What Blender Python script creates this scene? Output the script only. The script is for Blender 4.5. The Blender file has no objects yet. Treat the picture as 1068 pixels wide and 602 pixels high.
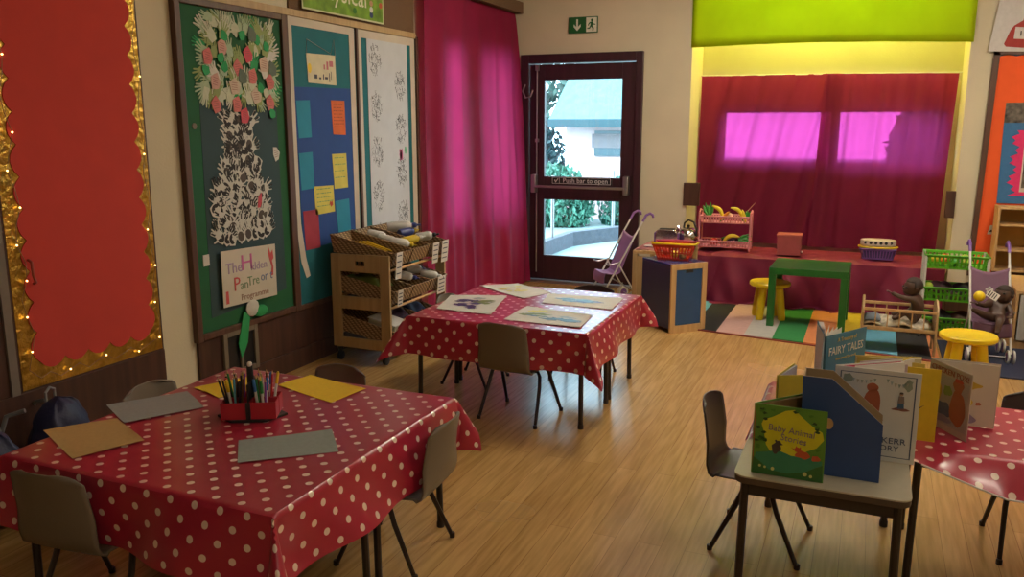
import bpy, bmesh, math, random
from mathutils import Vector, Matrix, Euler
random.seed(7)
PI = math.pi
SC = bpy.context.scene
COL = SC.collection

# ------------------------------------------------------------------ materials
def nodes_of(name):
    m = bpy.data.materials.new(name)
    m.use_nodes = True
    return m, m.node_tree.nodes, m.node_tree.links

def mat(name, col, rough=0.6, metal=0.0, var=0.08, scale=12.0, bump=0.0, bscale=60.0, spec=0.5, coat=0.0):
    m, N, L = nodes_of(name)
    b = N['Principled BSDF']
    b.inputs['Roughness'].default_value = rough
    b.inputs['Metallic'].default_value = metal
    b.inputs['Specular IOR Level'].default_value = spec
    b.inputs['Coat Weight'].default_value = coat
    tc = N.new('ShaderNodeTexCoord')
    n = N.new('ShaderNodeTexNoise'); n.inputs['Scale'].default_value = scale; n.inputs['Detail'].default_value = 3
    L.new(tc.outputs['Object'], n.inputs['Vector'])
    r = N.new('ShaderNodeValToRGB')
    c0 = [max(0, c * (1 - var)) for c in col]; c1 = [min(1, c * (1 + var)) for c in col]
    r.color_ramp.elements[0].position = .3; r.color_ramp.elements[1].position = .7
    r.color_ramp.elements[0].color = (*c0, 1); r.color_ramp.elements[1].color = (*c1, 1)
    L.new(n.outputs['Fac'], r.inputs['Fac']); L.new(r.outputs['Color'], b.inputs['Base Color'])
    if bump:
        n2 = N.new('ShaderNodeTexNoise'); n2.inputs['Scale'].default_value = bscale
        L.new(tc.outputs['Object'], n2.inputs['Vector'])
        bp = N.new('ShaderNodeBump'); bp.inputs['Strength'].default_value = bump; bp.inputs['Distance'].default_value = .01
        L.new(n2.outputs['Fac'], bp.inputs['Height']); L.new(bp.outputs['Normal'], b.inputs['Normal'])
    return m

def wood(name, c0, c1, scale=3.0, rough=.45, stretch=(1, 1, 12)):
    m, N, L = nodes_of(name)
    b = N['Principled BSDF']; b.inputs['Roughness'].default_value = rough
    tc = N.new('ShaderNodeTexCoord'); mp = N.new('ShaderNodeMapping')
    mp.inputs['Scale'].default_value = (stretch[2] / stretch[0], stretch[2] / stretch[1], 1.0)
    L.new(tc.outputs['Object'], mp.inputs['Vector'])
    n = N.new('ShaderNodeTexNoise'); n.inputs['Scale'].default_value = scale; n.inputs['Detail'].default_value = 6
    L.new(mp.outputs['Vector'], n.inputs['Vector'])
    r = N.new('ShaderNodeValToRGB')
    r.color_ramp.elements[0].position = .35; r.color_ramp.elements[1].position = .65
    r.color_ramp.elements[0].color = (*c0, 1); r.color_ramp.elements[1].color = (*c1, 1)
    L.new(n.outputs['Fac'], r.inputs['Fac']); L.new(r.outputs['Color'], b.inputs['Base Color'])
    return m

def fabric(name, col, tcol, mix=.5, rough=.8):
    m, N, L = nodes_of(name)
    b = N['Principled BSDF']; b.inputs['Roughness'].default_value = rough
    b.inputs['Specular IOR Level'].default_value = .3
    tc = N.new('ShaderNodeTexCoord')
    n = N.new('ShaderNodeTexNoise'); n.inputs['Scale'].default_value = 4; n.inputs['Detail'].default_value = 4
    L.new(tc.outputs['Object'], n.inputs['Vector'])
    r = N.new('ShaderNodeValToRGB'); r.color_ramp.elements[0].position = .3; r.color_ramp.elements[1].position = .7
    r.color_ramp.elements[0].color = (*[c * .85 for c in col], 1); r.color_ramp.elements[1].color = (*[min(1, c * 1.12) for c in col], 1)
    L.new(n.outputs['Fac'], r.inputs['Fac']); L.new(r.outputs['Color'], b.inputs['Base Color'])
    t = N.new('ShaderNodeBsdfTranslucent'); t.inputs['Color'].default_value = (*tcol, 1)
    # cloth turned edge-on to the eye is seen through more threads, so it passes less light
    lw = N.new('ShaderNodeLayerWeight'); lw.inputs['Blend'].default_value = .5
    mc = N.new('ShaderNodeMix'); mc.data_type = 'RGBA'; mc.inputs[6].default_value = (*tcol, 1); mc.inputs[7].default_value = (*[c * .12 for c in tcol], 1)
    L.new(lw.outputs['Facing'], mc.inputs['Factor']); L.new(mc.outputs[2], t.inputs['Color'])
    mx = N.new('ShaderNodeMixShader'); mx.inputs['Fac'].default_value = mix
    L.new(b.outputs['BSDF'], mx.inputs[1]); L.new(t.outputs['BSDF'], mx.inputs[2])
    L.new(mx.outputs['Shader'], N['Material Output'].inputs['Surface'])
    return m

def sheer(name, col, tcol, mix=.5, clear=.15, ccol=(.8, .05, .45)):
    m = fabric(name, col, tcol, mix)
    N, L = m.node_tree.nodes, m.node_tree.links
    out = N['Material Output']; src = out.inputs['Surface'].links[0].from_socket
    tr = N.new('ShaderNodeBsdfTransparent'); tr.inputs['Color'].default_value = (*ccol, 1)
    mx = N.new('ShaderNodeMixShader')
    lw2 = N.new('ShaderNodeLayerWeight'); lw2.inputs['Blend'].default_value = .6
    mr = N.new('ShaderNodeMapRange'); mr.inputs['From Min'].default_value = 0; mr.inputs['From Max'].default_value = .7; mr.inputs['To Min'].default_value = clear; mr.inputs['To Max'].default_value = 0
    L.new(lw2.outputs['Facing'], mr.inputs['Value']); L.new(mr.outputs[0], mx.inputs['Fac'])
    L.new(src, mx.inputs[1]); L.new(tr.outputs['BSDF'], mx.inputs[2]); L.new(mx.outputs['Shader'], out.inputs['Surface'])
    return m

def glass(name, tint=(.93, .98, 1)):
    m, N, L = nodes_of(name)
    N.remove(N['Principled BSDF'])
    t = N.new('ShaderNodeBsdfTransparent'); t.inputs['Color'].default_value = (*tint, 1)
    g = N.new('ShaderNodeBsdfGlossy'); g.inputs['Roughness'].default_value = .03
    f = N.new('ShaderNodeFresnel'); f.inputs['IOR'].default_value = 1.45
    mx = N.new('ShaderNodeMixShader')
    L.new(f.outputs['Fac'], mx.inputs['Fac']); L.new(t.outputs['BSDF'], mx.inputs[1]); L.new(g.outputs['BSDF'], mx.inputs[2])
    L.new(mx.outputs['Shader'], N['Material Output'].inputs['Surface'])
    return m

def emit(name, col, s):
    m, N, L = nodes_of(name)
    b = N['Principled BSDF']; b.inputs['Base Color'].default_value = (*col, 1)
    b.inputs['Emission Color'].default_value = (*col, 1); b.inputs['Emission Strength'].default_value = s
    return m

def floor_mat():
    m, N, L = nodes_of('strip_wood_floor')
    b = N['Principled BSDF']
    tc = N.new('ShaderNodeTexCoord'); sp = N.new('ShaderNodeSeparateXYZ'); L.new(tc.outputs['Object'], sp.inputs[0])
    cb = N.new('ShaderNodeCombineXYZ'); L.new(sp.outputs['Y'], cb.inputs['X']); L.new(sp.outputs['X'], cb.inputs['Y'])
    br = N.new('ShaderNodeTexBrick'); L.new(cb.outputs[0], br.inputs['Vector'])
    br.inputs['Color1'].default_value = (.48, .285, .10, 1); br.inputs['Color2'].default_value = (.56, .345, .13, 1)
    br.inputs['Mortar'].default_value = (.27, .14, .055, 1)
    br.inputs['Scale'].default_value = 1; br.inputs['Brick Width'].default_value = 1.7; br.inputs['Row Height'].default_value = .085
    br.inputs['Mortar Size'].default_value = .0011; br.inputs['Mortar Smooth'].default_value = .3; br.offset = .37
    mp = N.new('ShaderNodeMapping'); mp.inputs['Scale'].default_value = (18, 1.2, 1); L.new(tc.outputs['Object'], mp.inputs['Vector'])
    n = N.new('ShaderNodeTexNoise'); n.inputs['Scale'].default_value = 3; n.inputs['Detail'].default_value = 6; L.new(mp.outputs[0], n.inputs['Vector'])
    r = N.new('ShaderNodeValToRGB'); r.color_ramp.elements[0].color = (.82, .8, .76, 1); r.color_ramp.elements[1].color = (1.1, 1.1, 1.1, 1)
    r.color_ramp.elements[0].position = .35; r.color_ramp.elements[1].position = .65
    L.new(n.outputs['Fac'], r.inputs['Fac'])
    n3 = N.new('ShaderNodeTexNoise'); n3.inputs['Scale'].default_value = 1.3; n3.inputs['Detail'].default_value = 3; L.new(tc.outputs['Object'], n3.inputs['Vector'])
    mx = N.new('ShaderNodeMix'); mx.data_type = 'RGBA'; mx.blend_type = 'MULTIPLY'; mx.inputs['Factor'].default_value = 1
    L.new(br.outputs['Color'], mx.inputs[6]); L.new(r.outputs['Color'], mx.inputs[7]); L.new(mx.outputs[2], b.inputs['Base Color'])
    mr = N.new('ShaderNodeMapRange'); mr.inputs['To Min'].default_value = .17; mr.inputs['To Max'].default_value = .33
    L.new(n3.outputs['Fac'], mr.inputs['Value']); L.new(mr.outputs[0], b.inputs['Roughness'])
    return m

def dots_mat(name, base, dot, pitch=.088, radius=.0108, rough=.30):
    """oilcloth with a staggered grid of dots laid out on the cloth's own UVs (in metres)"""
    m, N, L = nodes_of(name)
    b = N['Principled BSDF']; b.inputs['Roughness'].default_value = rough
    b.inputs['Coat Weight'].default_value = .25; b.inputs['Coat Roughness'].default_value = .12
    uv = N.new('ShaderNodeUVMap')
    def grid(off):
        a = N.new('ShaderNodeVectorMath'); a.operation = 'ADD'; a.inputs[1].default_value = (off, off, 0); L.new(uv.outputs[0], a.inputs[0])
        s = N.new('ShaderNodeVectorMath'); s.operation = 'SCALE'; s.inputs['Scale'].default_value = 1 / pitch; L.new(a.outputs[0], s.inputs[0])
        f = N.new('ShaderNodeVectorMath'); f.operation = 'FRACTION'; L.new(s.outputs[0], f.inputs[0])
        d = N.new('ShaderNodeVectorMath'); d.operation = 'DISTANCE'; d.inputs[1].default_value = (.5, .5, 0); L.new(f.outputs[0], d.inputs[0])
        c = N.new('ShaderNodeMath'); c.operation = 'LESS_THAN'; c.inputs[1].default_value = radius / pitch; L.new(d.outputs['Value'], c.inputs[0])
        return c
    g1, g2 = grid(0), grid(pitch / 2)
    mxm = N.new('ShaderNodeMath'); mxm.operation = 'MAXIMUM'; L.new(g1.outputs[0], mxm.inputs[0]); L.new(g2.outputs[0], mxm.inputs[1])
    geo = N.new('ShaderNodeNewGeometry')
    inv = N.new('ShaderNodeMath'); inv.operation = 'MULTIPLY'; L.new(mxm.outputs[0], inv.inputs[0]); inv.inputs[1].default_value = 1
    mix = N.new('ShaderNodeMix'); mix.data_type = 'RGBA'; mix.inputs[6].default_value = (*base, 1); mix.inputs[7].default_value = (*dot, 1)
    L.new(inv.outputs[0], mix.inputs['Factor'])
    # woven white backing shows on the cloth's underside
    mix2 = N.new('ShaderNodeMix'); mix2.data_type = 'RGBA'; mix2.inputs[7].default_value = (.62, .48, .42, 1)
    L.new(geo.outputs['Backfacing'], mix2.inputs['Factor']); L.new(mix.outputs[2], mix2.inputs[6])
    L.new(mix2.outputs[2], b.inputs['Base Color'])
    n = N.new('ShaderNodeTexNoise'); n.inputs['Scale'].default_value = 3.5; n.inputs['Detail'].default_value = 2; L.new(uv.outputs[0], n.inputs['Vector'])
    bp = N.new('ShaderNodeBump'); bp.inputs['Strength'].default_value = .25; bp.inputs['Distance'].default_value = .02
    L.new(n.outputs['Fac'], bp.inputs['Height']); L.new(bp.outputs['Normal'], b.inputs['Normal']); L.new(bp.outputs['Normal'], b.inputs['Coat Normal'])
    return m

def wicker_mat(name, c0, c1, s=140):
    m, N, L = nodes_of(name)
    b = N['Principled BSDF']; b.inputs['Roughness'].default_value = .7
    tc = N.new('ShaderNodeTexCoord')
    w1 = N.new('ShaderNodeTexWave'); w1.bands_direction = 'Z'; w1.inputs['Scale'].default_value = s / 6; w1.inputs['Distortion'].default_value = 1.5
    w2 = N.new('ShaderNodeTexWave'); w2.bands_direction = 'DIAGONAL'; w2.inputs['Scale'].default_value = s / 9; w2.inputs['Distortion'].default_value = 1.5
    L.new(tc.outputs['Object'], w1.inputs['Vector']); L.new(tc.outputs['Object'], w2.inputs['Vector'])
    mm = N.new('ShaderNodeMath'); mm.operation = 'MULTIPLY'; L.new(w1.outputs['Fac'], mm.inputs[0]); L.new(w2.outputs['Fac'], mm.inputs[1])
    r = N.new('ShaderNodeValToRGB'); r.color_ramp.elements[0].color = (*c0, 1); r.color_ramp.elements[1].color = (*c1, 1); r.color_ramp.elements[1].position = .6
    L.new(mm.outputs[0], r.inputs['Fac']); L.new(r.outputs['Color'], b.inputs['Base Color'])
    bp = N.new('ShaderNodeBump'); bp.inputs['Strength'].default_value = .6; bp.inputs['Distance'].default_value = .004
    L.new(mm.outputs[0], bp.inputs['Height']); L.new(bp.outputs['Normal'], b.inputs['Normal'])
    return m

M = {}
M['cream'] = mat('cream_wall_paint', (.63, .56, .40), .85, var=.05, scale=2.5, bump=.1, bscale=90)
M['ceil'] = mat('ceiling_paint', (.62, .58, .48), .9, var=.03)
M['dark'] = wood('dark_brown_panelling', (.045, .016, .010), (.075, .028, .016), 2, .55)
M['frame'] = wood('brown_board_frame', (.075, .032, .02), (.11, .05, .03), 3, .5)
M['maroon'] = wood('dark_maroon_door_paint', (.030, .008, .014), (.045, .012, .02), 2, .45)
M['floor'] = floor_mat()
M['red_cloth'] = dots_mat('red_polka_dot_oilcloth', (.40, .022, .052), (.80, .62, .52))
M['curtain'] = sheer('crimson_voile', (.34, .016, .07), (.72, .045, .18), .34, .02, (.80, .05, .30))
M['curtain2'] = sheer('magenta_voile', (.20, .018, .055), (.55, .04, .24), .38, .17, (.85, .08, .40))
M['drape'] = fabric('crimson_drape', (.20, .018, .05), (.3, .02, .08), .10, .6)
M['lime'] = fabric('lime_backing_fabric', (.50, .66, .005), (.70, .85, .01), .45)
M['hessian'] = mat('brown_hessian_board', (.16, .09, .045), .9, var=.15, scale=200, bump=.4, bscale=400)
M['grey_metal'] = mat('brushed_grey_metal', (.38, .36, .38), .35, .9, .05)
M['chrome'] = mat('polished_steel', (.62, .60, .62), .16, 1, .03)
M['brown_steel'] = mat('dark_brown_tube_steel', (.028, .016, .013), .35, .3, .1)
M['black'] = mat('black_plastic', (.012, .012, .014), .4)
M['white'] = mat('white_plastic', (.68, .66, .62), .4)
M['grey_shell'] = mat('grey_brown_moulded_plastic', (.165, .135, .098), .42, var=.06, scale=5, bump=.05, bscale=300)
M['dark_shell'] = mat('charcoal_moulded_plastic', (.030, .024, .022), .4, var=.06, scale=5, bump=.05, bscale=300)
M['beech'] = wood('pale_beech', (.50, .30, .125), (.60, .39, .18), 2.5, .45)
M['beech2'] = wood('grey_beech', (.42, .28, .13), (.50, .345, .17), 2.5, .5)
M['wicker'] = wicker_mat('woven_willow', (.15, .085, .04), (.50, .34, .18), 170)
M['blue_lam'] = mat('navy_laminate', (.020, .035, .115), .35, var=.05)
M['blue_door'] = mat('blue_laminate', (.022, .075, .20), .35, var=.05)
M['blue_card'] = mat('blue_card', (.022, .06, .20), .6, var=.04)
M['kraft'] = mat('kraft_board', (.30, .22, .125), .8, var=.05)
M['table_top'] = mat('grey_beige_laminate', (.42, .38, .28), .28, var=.03, scale=40)
M['table_edge'] = mat('dark_table_edging', (.075, .05, .033), .5)
M['table_leg'] = mat('dark_table_leg_paint', (.030, .020, .016), .35, .2)
M['yellow'] = mat('yellow_plastic', (.80, .58, .012), .35, var=.04)
M['green_lacq'] = mat('green_lacquer', (.012, .12, .022), .3, var=.04)
M['lime_pl'] = mat('lime_green_plastic', (.10, .42, .015), .4, var=.05)
M['red_pl'] = mat('red_plastic', (.62, .05, .02), .35, var=.04)
M['pink_pl'] = mat('pink_plastic', (.70, .25, .28), .4, var=.05)
M['purple_pl'] = mat('purple_plastic', (.16, .07, .26), .4, var=.05)
M['lilac'] = fabric('lilac_pushchair_fabric', (.44, .27, .56), (.3, .15, .4), .25)
M['mauve'] = fabric('mauve_pushchair_fabric', (.24, .13, .20), (.2, .1, .2), .15)
M['brown_skin'] = mat('brown_doll_vinyl', (.075, .040, .028), .45, var=.05)
M['pinkbox'] = mat('dusty_red_card', (.33, .06, .06), .6)
M['paper_w'] = mat('white_paper', (.62, .58, .52), .8, var=.03)
M['paper_cream'] = mat('cream_border_paper', (.58, .50, .40), .8, var=.05)
M['paper_grey'] = mat('grey_sugar_paper', (.34, .33, .31), .85, var=.04, scale=60)
M['paper_bluegrey'] = mat('blue_grey_sugar_paper', (.30, .34, .31), .85, var=.04, scale=60)
M['paper_tan'] = mat('tan_sugar_paper', (.58, .36, .13), .85, var=.04, scale=60)
M['paper_yel'] = mat('yellow_sugar_paper', (.80, .52, .02), .8, var=.04, scale=60)
M['navy_bag'] = mat('navy_nylon', (.012, .016, .06), .55, bump=.3, bscale=40)
M['dark_bag'] = mat('charcoal_nylon', (.02, .02, .024), .6, bump=.3, bscale=40)
def C(name, r, g, b, rough=.75): 
    k = 'c_' + name
    if k not in M: M[k] = mat(name, (r, g, b), rough, var=.05, scale=30)
    return M[k]

# ------------------------------------------------------------------ mesh builder
class MB:
    def __init__(s): s.bm = bmesh.new(); s.mats = []; s.mi = 0; s.T = Matrix.Identity(4)
    def m(s, mt):
        if mt not in s.mats: s.mats.append(mt)
        s.mi = s.mats.index(mt); return s
    def add(s, vs, fs):
        V = [s.bm.verts.new(s.T @ Vector(v)) for v in vs]
        for f in fs:
            try: F = s.bm.faces.new([V[i] for i in f]); F.material_index = s.mi
            except ValueError: pass
        return V
    def box(s, c, d, rot=None):
        R = Euler(rot).to_matrix() if rot else Matrix.Identity(3)
        c = Vector(c); vs = []
        for x in (-.5, .5):
            for y in (-.5, .5):
                for z in (-.5, .5): vs.append(c + R @ Vector((x * d[0], y * d[1], z * d[2])))
        s.add(vs, [(0, 1, 3, 2), (4, 6, 7, 5), (0, 4, 5, 1), (2, 3, 7, 6), (0, 2, 6, 4), (1, 5, 7, 3)]); return s
    def bb(s, x0, x1, y0, y1, z0, z1):
        return s.box(((x0 + x1) / 2, (y0 + y1) / 2, (z0 + z1) / 2), (abs(x1 - x0), abs(y1 - y0), abs(z1 - z0)))
    def prism(s, poly, fn, a, b):
        """poly: 2D points; fn(u, v, w) -> 3D; extruded from w=a to w=b"""
        n = len(poly)
        vs = [fn(u, v, a) for u, v in poly] + [fn(u, v, b) for u, v in poly]
        fs = [tuple(range(n))[::-1], tuple(range(n, 2 * n))] + [(i, (i + 1) % n, n + (i + 1) % n, n + i) for i in range(n)]
        s.add(vs, fs); return s
    def tube(s, pts, r, seg=8, cap=True, closed=False):
        pts = [Vector(p) for p in pts]; n = len(pts)
        rr = r if isinstance(r, (list, tuple)) else [r] * n
        rings = []; prev = None
        for i, p in enumerate(pts):
            if closed: d = pts[(i + 1) % n] - pts[i - 1]
            else: d = (pts[min(i + 1, n - 1)] - pts[max(i - 1, 0)])
            d.normalize()
            if prev is None:
                a = Vector((0, 0, 1)) if abs(d.z) < .9 else Vector((1, 0, 0)); u = d.cross(a).normalized()
            else: u = (prev - d * prev.dot(d)).normalized()
            prev = u; w = d.cross(u)
            rings.append([s.bm.verts.new(s.T @ (p + (u * math.cos(2 * PI * k / seg) + w * math.sin(2 * PI * k / seg)) * rr[i])) for k in range(seg)])
        m = n if closed else n - 1
        for i in range(m):
            A, B = rings[i], rings[(i + 1) % n]
            for k in range(seg):
                F = s.bm.faces.new((A[k], A[(k + 1) % seg], B[(k + 1) % seg], B[k])); F.material_index = s.mi
        if cap and not closed:
            for R in (rings[0][::-1], rings[-1]):
                F = s.bm.faces.new(R); F.material_index = s.mi
        return s
    def lathe(s, prof, c=(0, 0, 0), seg=20, axis='z', sx=1, sy=1):
        c = Vector(c); rings = []
        for r, z in prof:
            ring = []
            for k in range(seg):
                a = 2 * PI * k / seg; x, y = r * math.cos(a) * sx, r * math.sin(a) * sy
                v = {'z': Vector((x, y, z)), 'x': Vector((z, x, y)), 'y': Vector((x, z, y))}[axis]
                ring.append(s.bm.verts.new(s.T @ (c + v)))
            rings.append(ring)
        for A, B in zip(rings, rings[1:]):
            for k in range(seg):
                F = s.bm.faces.new((A[k], A[(k + 1) % seg], B[(k + 1) % seg], B[k])); F.material_index = s.mi
        for R, p in ((rings[0][::-1], prof[0]), (rings[-1], prof[-1])):
            if p[0] > 1e-4: F = s.bm.faces.new(R); F.material_index = s.mi
        return s
    def ball(s, c, r, seg=14, rings=9):
        r3 = r if isinstance(r, (tuple, list)) else (r, r, r)
        c = Vector(c); R = []
        for i in range(1, rings):
            t = PI * i / rings
            R.append([s.bm.verts.new(s.T @ (c + Vector((r3[0] * math.sin(t) * math.cos(2 * PI * k / seg), r3[1] * math.sin(t) * math.sin(2 * PI * k / seg), r3[2] * math.cos(t))))) for k in range(seg)])
        top = s.bm.verts.new(s.T @ (c + Vector((0, 0, r3[2])))); bot = s.bm.verts.new(s.T @ (c - Vector((0, 0, r3[2]))))
        fs = []
        for k in range(seg):
            fs.append((top, R[0][k], R[0][(k + 1) % seg])); fs.append((bot, R[-1][(k + 1) % seg], R[-1][k]))
            for A, B in zip(R, R[1:]): fs.append((A[k], B[k], B[(k + 1) % seg], A[(k + 1) % seg]))
        for f in fs: F = s.bm.faces.new(f); F.material_index = s.mi
        return s
    def grid(s, fn, nu, nv, uvfn=None):
        V = [[s.bm.verts.new(s.T @ Vector(fn(i / nu, j / nv))) for j in range(nv + 1)] for i in range(nu + 1)]
        uvl = s.bm.loops.layers.uv.verify() if uvfn else None
        for i in range(nu):
            for j in range(nv):
                F = s.bm.faces.new((V[i][j], V[i + 1][j], V[i + 1][j + 1], V[i][j + 1])); F.material_index = s.mi
                if uvfn:
                    for lp, (a, b) in zip(F.loops, ((i, j), (i + 1, j), (i + 1, j + 1), (i, j + 1))): lp[uvl].uv = uvfn(a / nu, b / nv)
        return s
    def quad(s, a, b, c, d): s.add([a, b, c, d], [(0, 1, 2, 3)]); return s
    def build(s, name, parent=None, mt=None, smooth=True, angle=35, bevel=0, sub=0, solid=0, loc=None, recalc=True):
        if mt is not None and not s.mats: s.mats = [mt]
        if recalc: bmesh.ops.recalc_face_normals(s.bm, faces=s.bm.faces)
        me = bpy.data.meshes.new(name); s.bm.to_mesh(me); s.bm.free()
        for x in s.mats: me.materials.append(x)
        o = bpy.data.objects.new(name, me); COL.objects.link(o)
        if parent: o.parent = parent
        if loc: o.location = loc
        if smooth:
            me.polygons.foreach_set('use_smooth', [True] * len(me.polygons)); me.set_sharp_from_angle(angle=math.radians(angle))
        if solid: md = o.modifiers.new('solid', 'SOLIDIFY'); md.thickness = solid; md.offset = 0
        if bevel: md = o.modifiers.new('bevel', 'BEVEL'); md.width = bevel; md.segments = 2; md.limit_method = 'ANGLE'
        if sub: md = o.modifiers.new('sub', 'SUBSURF'); md.levels = sub; md.render_levels = sub
        return o

def tag(o, label=None, cat=None, group=None, kind=None):
    if label: o['label'] = label
    if cat: o['category'] = cat
    if group: o['group'] = group
    if kind: o['kind'] = kind
    return o
def thing(name, label, cat, loc=(0, 0, 0), rz=0, group=None, scale=1):
    o = bpy.data.objects.new(name, None); COL.objects.link(o); o.empty_display_size = .1
    o.location = loc; o.rotation_euler = (0, 0, rz); o.scale = (scale,) * 3
    return tag(o, label, cat, group)
def struct(o): o['kind'] = 'structure'; return o
def dup(root, loc=None, rot=None, label=None, group=None, scale=None):
    r = root.copy(); COL.objects.link(r)
    if loc is not None: r.location = loc
    if rot is not None: r.rotation_euler = rot if isinstance(rot, (tuple, list)) else (0, 0, rot)
    if scale is not None: r.scale = (scale,) * 3 if not isinstance(scale, (tuple, list)) else scale
    if label: r['label'] = label
    if group: r['group'] = group
    for ch in list(root.children):
        c = ch.copy(); COL.objects.link(c); c.parent = r
        for g in list(ch.children):
            d = g.copy(); COL.objects.link(d); d.parent = c
    return r
def text(s, size, mt, parent, loc, rot, name='lettering', align='CENTER', ext=.0006, sx=1.0, shear=0):
    cu = bpy.data.curves.new(name, 'FONT'); cu.body = s; cu.size = size; cu.extrude = ext; cu.align_x = align; cu.align_y = 'CENTER'
    cu.resolution_u = 2; cu.shear = shear
    t = bpy.data.objects.new(name, cu); COL.objects.link(t)
    me = bpy.data.meshes.new_from_object(t.evaluated_get(bpy.context.evaluated_depsgraph_get()))
    bpy.data.objects.remove(t); bpy.data.curves.remove(cu)
    me.name = name; me.materials.clear(); me.materials.append(mt)
    o = bpy.data.objects.new(name, me); COL.objects.link(o); o.location = loc; o.rotation_euler = rot; o.scale = (sx, 1, 1)
    if parent: o.parent = parent
    return o
XZ = lambda u, v, w: (u, w, v)      # plane facing -y/+y: u = x, v = z, w = y
YZ = lambda u, v, w: (w, u, v)      # plane of the left wall: u = y, v = z, w = x
XY = lambda u, v, w: (u, v, w)
ROT_BACK = (PI / 2, 0, 0)           # text read from the room on the back wall
ROT_LEFT = (PI / 2, 0, PI / 2)      # text read from the room on the left wall
def rect(x0, x1, y0, y1): return [(x0, y0), (x1, y0), (x1, y1), (x0, y1)]
def circ(cx, cy, rx, ry=None, n=14):
    ry = ry or rx
    return [(cx + rx * math.cos(2 * PI * k / n), cy + ry * math.sin(2 * PI * k / n)) for k in range(n)]

# ------------------------------------------------------------------ camera
cam = bpy.data.cameras.new('camera'); co = bpy.data.objects.new('camera', cam); COL.objects.link(co)
co.location = (0, 0, 1.5); co.rotation_euler = (math.radians(90 - 11.15), 0, math.radians(23.1))
cam.sensor_width = 36; cam.lens = 870 / 1068 * 36; cam.clip_start = .05
SC.camera = co
# ================================================================== ROOM SHELL
LW = -3.23; BW = 7.446; CZ = 2.95; RW = 3.2; FW = -2.2
struct(MB().bb(LW - .1, RW + .1, FW - .1, 8.1, -.05, 0).build('floor', mt=M['floor'], smooth=False))
struct(MB().bb(LW - .1, RW + .1, FW - .1, 8.1, CZ, CZ + .08).build('ceiling', mt=M['ceil'], smooth=False))
# left wall with a window hidden behind the tall curtain
b = MB().m(M['cream'])
b.bb(LW - .12, LW, FW, 5.92, 0, CZ).bb(LW - .12, LW, 7.33, BW + .12, 0, CZ).bb(LW - .12, LW, 5.92, 7.33, 0, .62).bb(LW - .12, LW, 5.92, 7.33, 2.15, CZ)
struct(b.build('wall_left', smooth=False))
w = struct(bpy.data.objects.new('window_1', None)); COL.objects.link(w)
b = MB().m(M['maroon'])
for y0, y1, z0, z1 in ((5.92, 5.98, .62, 2.15), (7.27, 7.33, .62, 2.15), (6.35, 6.65, .62, 2.15), (5.92, 7.33, .62, .68), (5.92, 7.33, 2.1, 2.15)): b.bb(LW - .1, LW - .02, y0, y1, z0, z1)
b.build('window_frame', w, smooth=False)
MB().bb(LW - .065, LW - .059, 5.97, 7.28, .66, 2.12).build('window_glass', w, glass('left_window_glass'), smooth=False)
# back wall: door opening, alcove opening
b = MB().m(M['cream'])
AX0, AX1, AY = -1.49, .63, 7.95
b.bb(LW - .12, -3.07, BW, BW + .12, 0, CZ).bb(-3.07, -1.91, BW, BW + .12, 2.13, CZ).bb(-1.91, AX0, BW, BW + .12, 0, CZ).bb(AX1, RW + .12, BW, BW + .12, 0, CZ)
struct(b.build('wall_back', smooth=False))
b = MB().m(M['cream'])
b.bb(AX0 - .12, AX0, BW + .12, AY + .1, 0, CZ).bb(AX1, AX1 + .12, BW + .12, AY + .1, 0, CZ)
# alcove rear wall with the low strip window behind the curtain and a high window behind the lime fabric
WX = ((-1.28, -.34), (-.30, .56))
b.bb(AX0, AX1, AY, AY + .1, 0, 1.15).bb(AX0, AX1, AY, AY + .1, 1.62, 2.32).bb(AX0, AX1, AY, AY + .1, 2.88, CZ)
b.bb(AX0, WX[0][0], AY, AY + .1, 1.15, 1.62).bb(WX[0][1], WX[1][0], AY, AY + .1, 1.15, 1.62).bb(WX[1][1], AX1, AY, AY + .1, 1.15, 1.62)
b.bb(AX0, -1.3, AY, AY + .1, 2.32, 2.88).bb(.45, AX1, AY, AY + .1, 2.32, 2.88)
struct(b.build('wall_alcove', smooth=False))
for nm, x0, x1, z0, z1, n in (('window_2', -1.28, -.34, 1.15, 1.62, 1), ('window_3', -.30, .56, 1.15, 1.62, 1), ('window_4', -1.3, .45, 2.32, 2.88, 3)):
    w = struct(bpy.data.objects.new(nm, None)); COL.objects.link(w)
    b = MB().m(M['white']); y0, y1 = AY + .03, AY + .07; t = .018
    b.bb(x0, x1, y0, y1, z0, z0 + t).bb(x0, x1, y0, y1, z1 - t, z1)
    for k in range(n + 1):
        xx = x0 + (x1 - x0 - t) * k / n; b.bb(xx, xx + t, y0, y1, z0 + t, z1 - t)
    b.build('window_frame', w, smooth=False)
    MB().bb(x0 + t, x1 - t, AY + .048, AY + .052, z0 + t, z1 - t).build('window_glass', w, glass(nm + '_glass'), smooth=False)
struct(MB().bb(RW, RW + .12, FW, BW, 0, CZ).build('wall_right', mt=M['cream'], smooth=False))
struct(MB().bb(LW - .12, RW + .12, FW - .12, FW, 0, CZ).build('wall_front', mt=M['cream'], smooth=False))
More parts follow.
